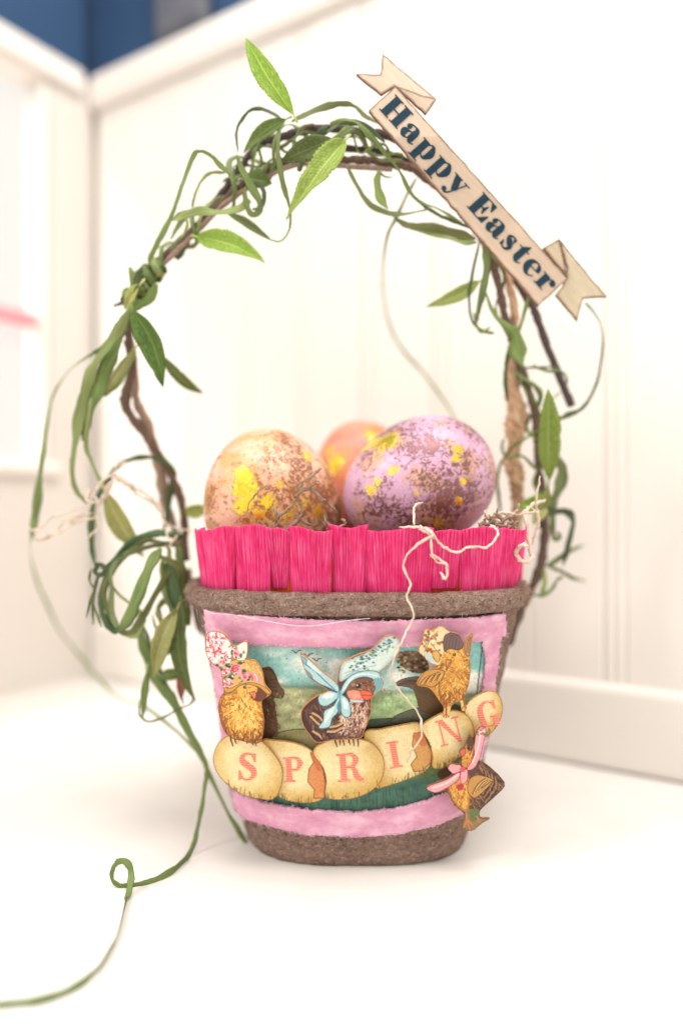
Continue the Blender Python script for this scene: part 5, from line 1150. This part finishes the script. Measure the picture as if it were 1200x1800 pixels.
tuft('pale frayed string tuft sticking out left over the green strands', [
  [(342, 934), (310, 929), (292, 920), (280, 890), (262, 872), (235, 854), (208, 837), (190, 839), (172, 854), (167, 870), (174, 882), (184, 872), (189, 856), (200, 840)],
  [(222, 811), (205, 821), (199, 839), (193, 860), (178, 887), (169, 908), (142, 917), (106, 935), (72, 950), (61, 944), (64, 932)],
  [(160, 886), (130, 896), (104, 905), (91, 908), (73, 926), (58, 932), (52, 926)],
  [(166, 903), (145, 908), (118, 911), (103, 929), (85, 941), (68, 949)],
  [(169, 908), (171, 930), (154, 947)], [(293, 921), (295, 952)], [(322, 936), (308, 948), (294, 966)],
  [(142, 857), (158, 862), (152, 876), (160, 884), (176, 880)], [(262, 870), (236, 858), (216, 846), (198, 838)], [(286, 904), (268, 884), (240, 868), (222, 852), (200, 842)],
  [(146, 900), (138, 910), (126, 920), (128, 912), (150, 902)]], 'string', 4.5, (-.012, -.020))
tuft('long cream string hanging from the ruffle down over the pictures', [
  dict(p=[(700, 928, 3, -.0612), (722, 926, 4, -.0622), (742, 927, 6, -.0632), (760, 940, 6, -.0650), (737, 954, 5, -.0642), (718, 972, 4, -.0630), (709, 990, 4, -.0622), (714, 1010, 4, -.0618), (721, 1027, 4, -.0618), (715, 1050, 4, -.0622), (727, 1079, 4, -.0625), (717, 1105, 4, -.0615), (704, 1130, 4, -.0640), (692, 1157, 4, -.0640), (686, 1185, 4, -.0600), (696, 1206, 4, -.0580), (713, 1228, 4, -.0565), (731, 1248, 4, -.0550), (741, 1277, 4, -.0540), (736, 1306, 4, -.0525), (721, 1321, 4, -.0515), (715, 1340, 6, -.0508)]),
  dict(p=[(742, 884), (729, 888), (727, 904), (728, 924)], Y=(-.055, -.062)),
  dict(p=[(760, 940), (772, 954), (786, 966), (804, 970), (822, 962), (840, 961), (856, 962), (872, 945), (874, 934), (862, 922)], Y=(-.0650, -.0560)),
  dict(p=[(756, 946), (759, 972), (772, 984), (786, 996), (783, 1019), (774, 1006)], Y=-.0632, w=5),
  dict(p=[(755, 975), (770, 990), (784, 992)], Y=-.0632, w=3.5), dict(p=[(735, 929), (752, 938), (764, 946), (758, 932)], Y=-.0640, w=4)], 'string', 4.5, -.062, .00012)
tuft('curly cream string tangle beside the lilac egg, right edge of the ruffle', [
  [(912, 886), (908, 898), (884, 908), (866, 916), (852, 926)], [(905, 902), (880, 902), (862, 912), (856, 930)], [(910, 895), (890, 914), (872, 930), (880, 940), (898, 952)],
  [(852, 898), (856, 908), (870, 902), (860, 918), (876, 922)], [(900, 906), (884, 920), (868, 912), (848, 932)],
  [(947, 836), (942, 870), (944, 892), (947, 911), (940, 938), (930, 962)], dict(p=[(958, 879), (934, 888), (922, 902), (927, 930), (929, 956), (934, 978), (924, 990), (910, 982), (908, 966), (918, 958), (928, 962)], w=7, Y=(-.030, -.050)),
  [(934, 894), (946, 908), (944, 928), (934, 950)], [(900, 905), (928, 902), (946, 900)]], 'string', 4.5, (-.040, -.036))
tuft('tan straw shreds between the lilac egg and the right edge of the pot', [
  [(838, 930), (852, 914), (868, 908), (886, 912)], [(846, 926), (866, 920), (884, 926), (900, 918)], [(842, 918), (850, 928), (872, 932)], [(858, 906), (870, 918), (888, 932)],
  [(872, 898), (880, 912), (878, 930)], [(886, 904), (898, 914), (908, 930)], [(864, 932), (880, 916), (902, 908)], [(850, 934), (864, 912), (876, 896)], [(890, 932), (902, 922), (914, 916)]], 'straw', 6, -.046, .00025)
st = tuft('brown straw twist standing in front of the peach egg', [
  dict(p=[(565, 824), (545, 838), (525, 856), (522, 878)], w=5), dict(p=[(561, 844), (536, 860), (515, 872)], w=6), dict(p=[(543, 855), (562, 874), (578, 884), (592, 902)], w=5),
  dict(p=[(519, 872), (528, 888), (526, 904)], w=6), dict(p=[(517, 884), (500, 900), (478, 918)], w=5), dict(p=[(536, 903), (520, 916), (508, 928), (491, 945)], w=8), dict(p=[(482, 888), (484, 912), (480, 930)], w=5),
  dict(p=[(570, 905), (576, 920), (590, 926), (603, 924), (606, 916), (598, 914)], w=5), dict(p=[(435, 902), (438, 884), (456, 862), (472, 855), (482, 858)], w=2.5), dict(p=[(520, 900), (530, 914), (548, 924)], w=5), dict(p=[(500, 906), (486, 926), (496, 932)], w=4)], 'straw', 8, -.0555, .00018)
sv, sf = [], []
rr_ = random.Random(4)
for k in range(380):                               # loose fibres standing off the peat
    th = rr_.uniform(math.pi*1.02, math.pi*1.98); z = rr_.choice([rr_.uniform(.002, .022), rr_.uniform(RIMZ0, RIMZ1), rr_.uniform(RIMZ0, RIMZ1)])
    a = 0.0584 if z >= RIMZ0 else float(arad(z))+.0001; x, y = se_pt(a, th); p = Vector((x, y, z)); L = rr_.uniform(.0006, .0022)
    out = Vector((x, y, 0)).normalized(); d1 = Vector((rr_.gauss(0, 1), rr_.gauss(0, 1), rr_.gauss(0, .8))).normalized()
    q = [p, p+d1*L*.5+out*.0002, p+d1*L+out*rr_.uniform(-.0001, .0005)]
    d = sweep_data(q, [.00006]*3, [.00006]*3, [0]*3, 3); b0 = len(sv); sv += d[0]; sf += [tuple(b0+t for t in g) for g in d[1]]
pf = obj('peat_fibres', sv, sf, M['fibre'], pot); pf['kind'] = 'stuff'

tq = [(358, 1072), (375, 1078), (420, 1082), (470, 1092), (520, 1100), (560, 1099), (610, 1091), (650, 1087)]
tp = pot_pts([q[0] for q in tq], [q[1] for q in tq], 0.0030)
tc = catmull(tp, 6); d = sweep_data(tc, [.00010]*len(tc), [.00010]*len(tc), [0]*len(tc), 5)
o = obj('thread', d[0], d[1], M['fuzz']); tag(o, 'thin white thread lying along the top pink paper strip', 'thread')
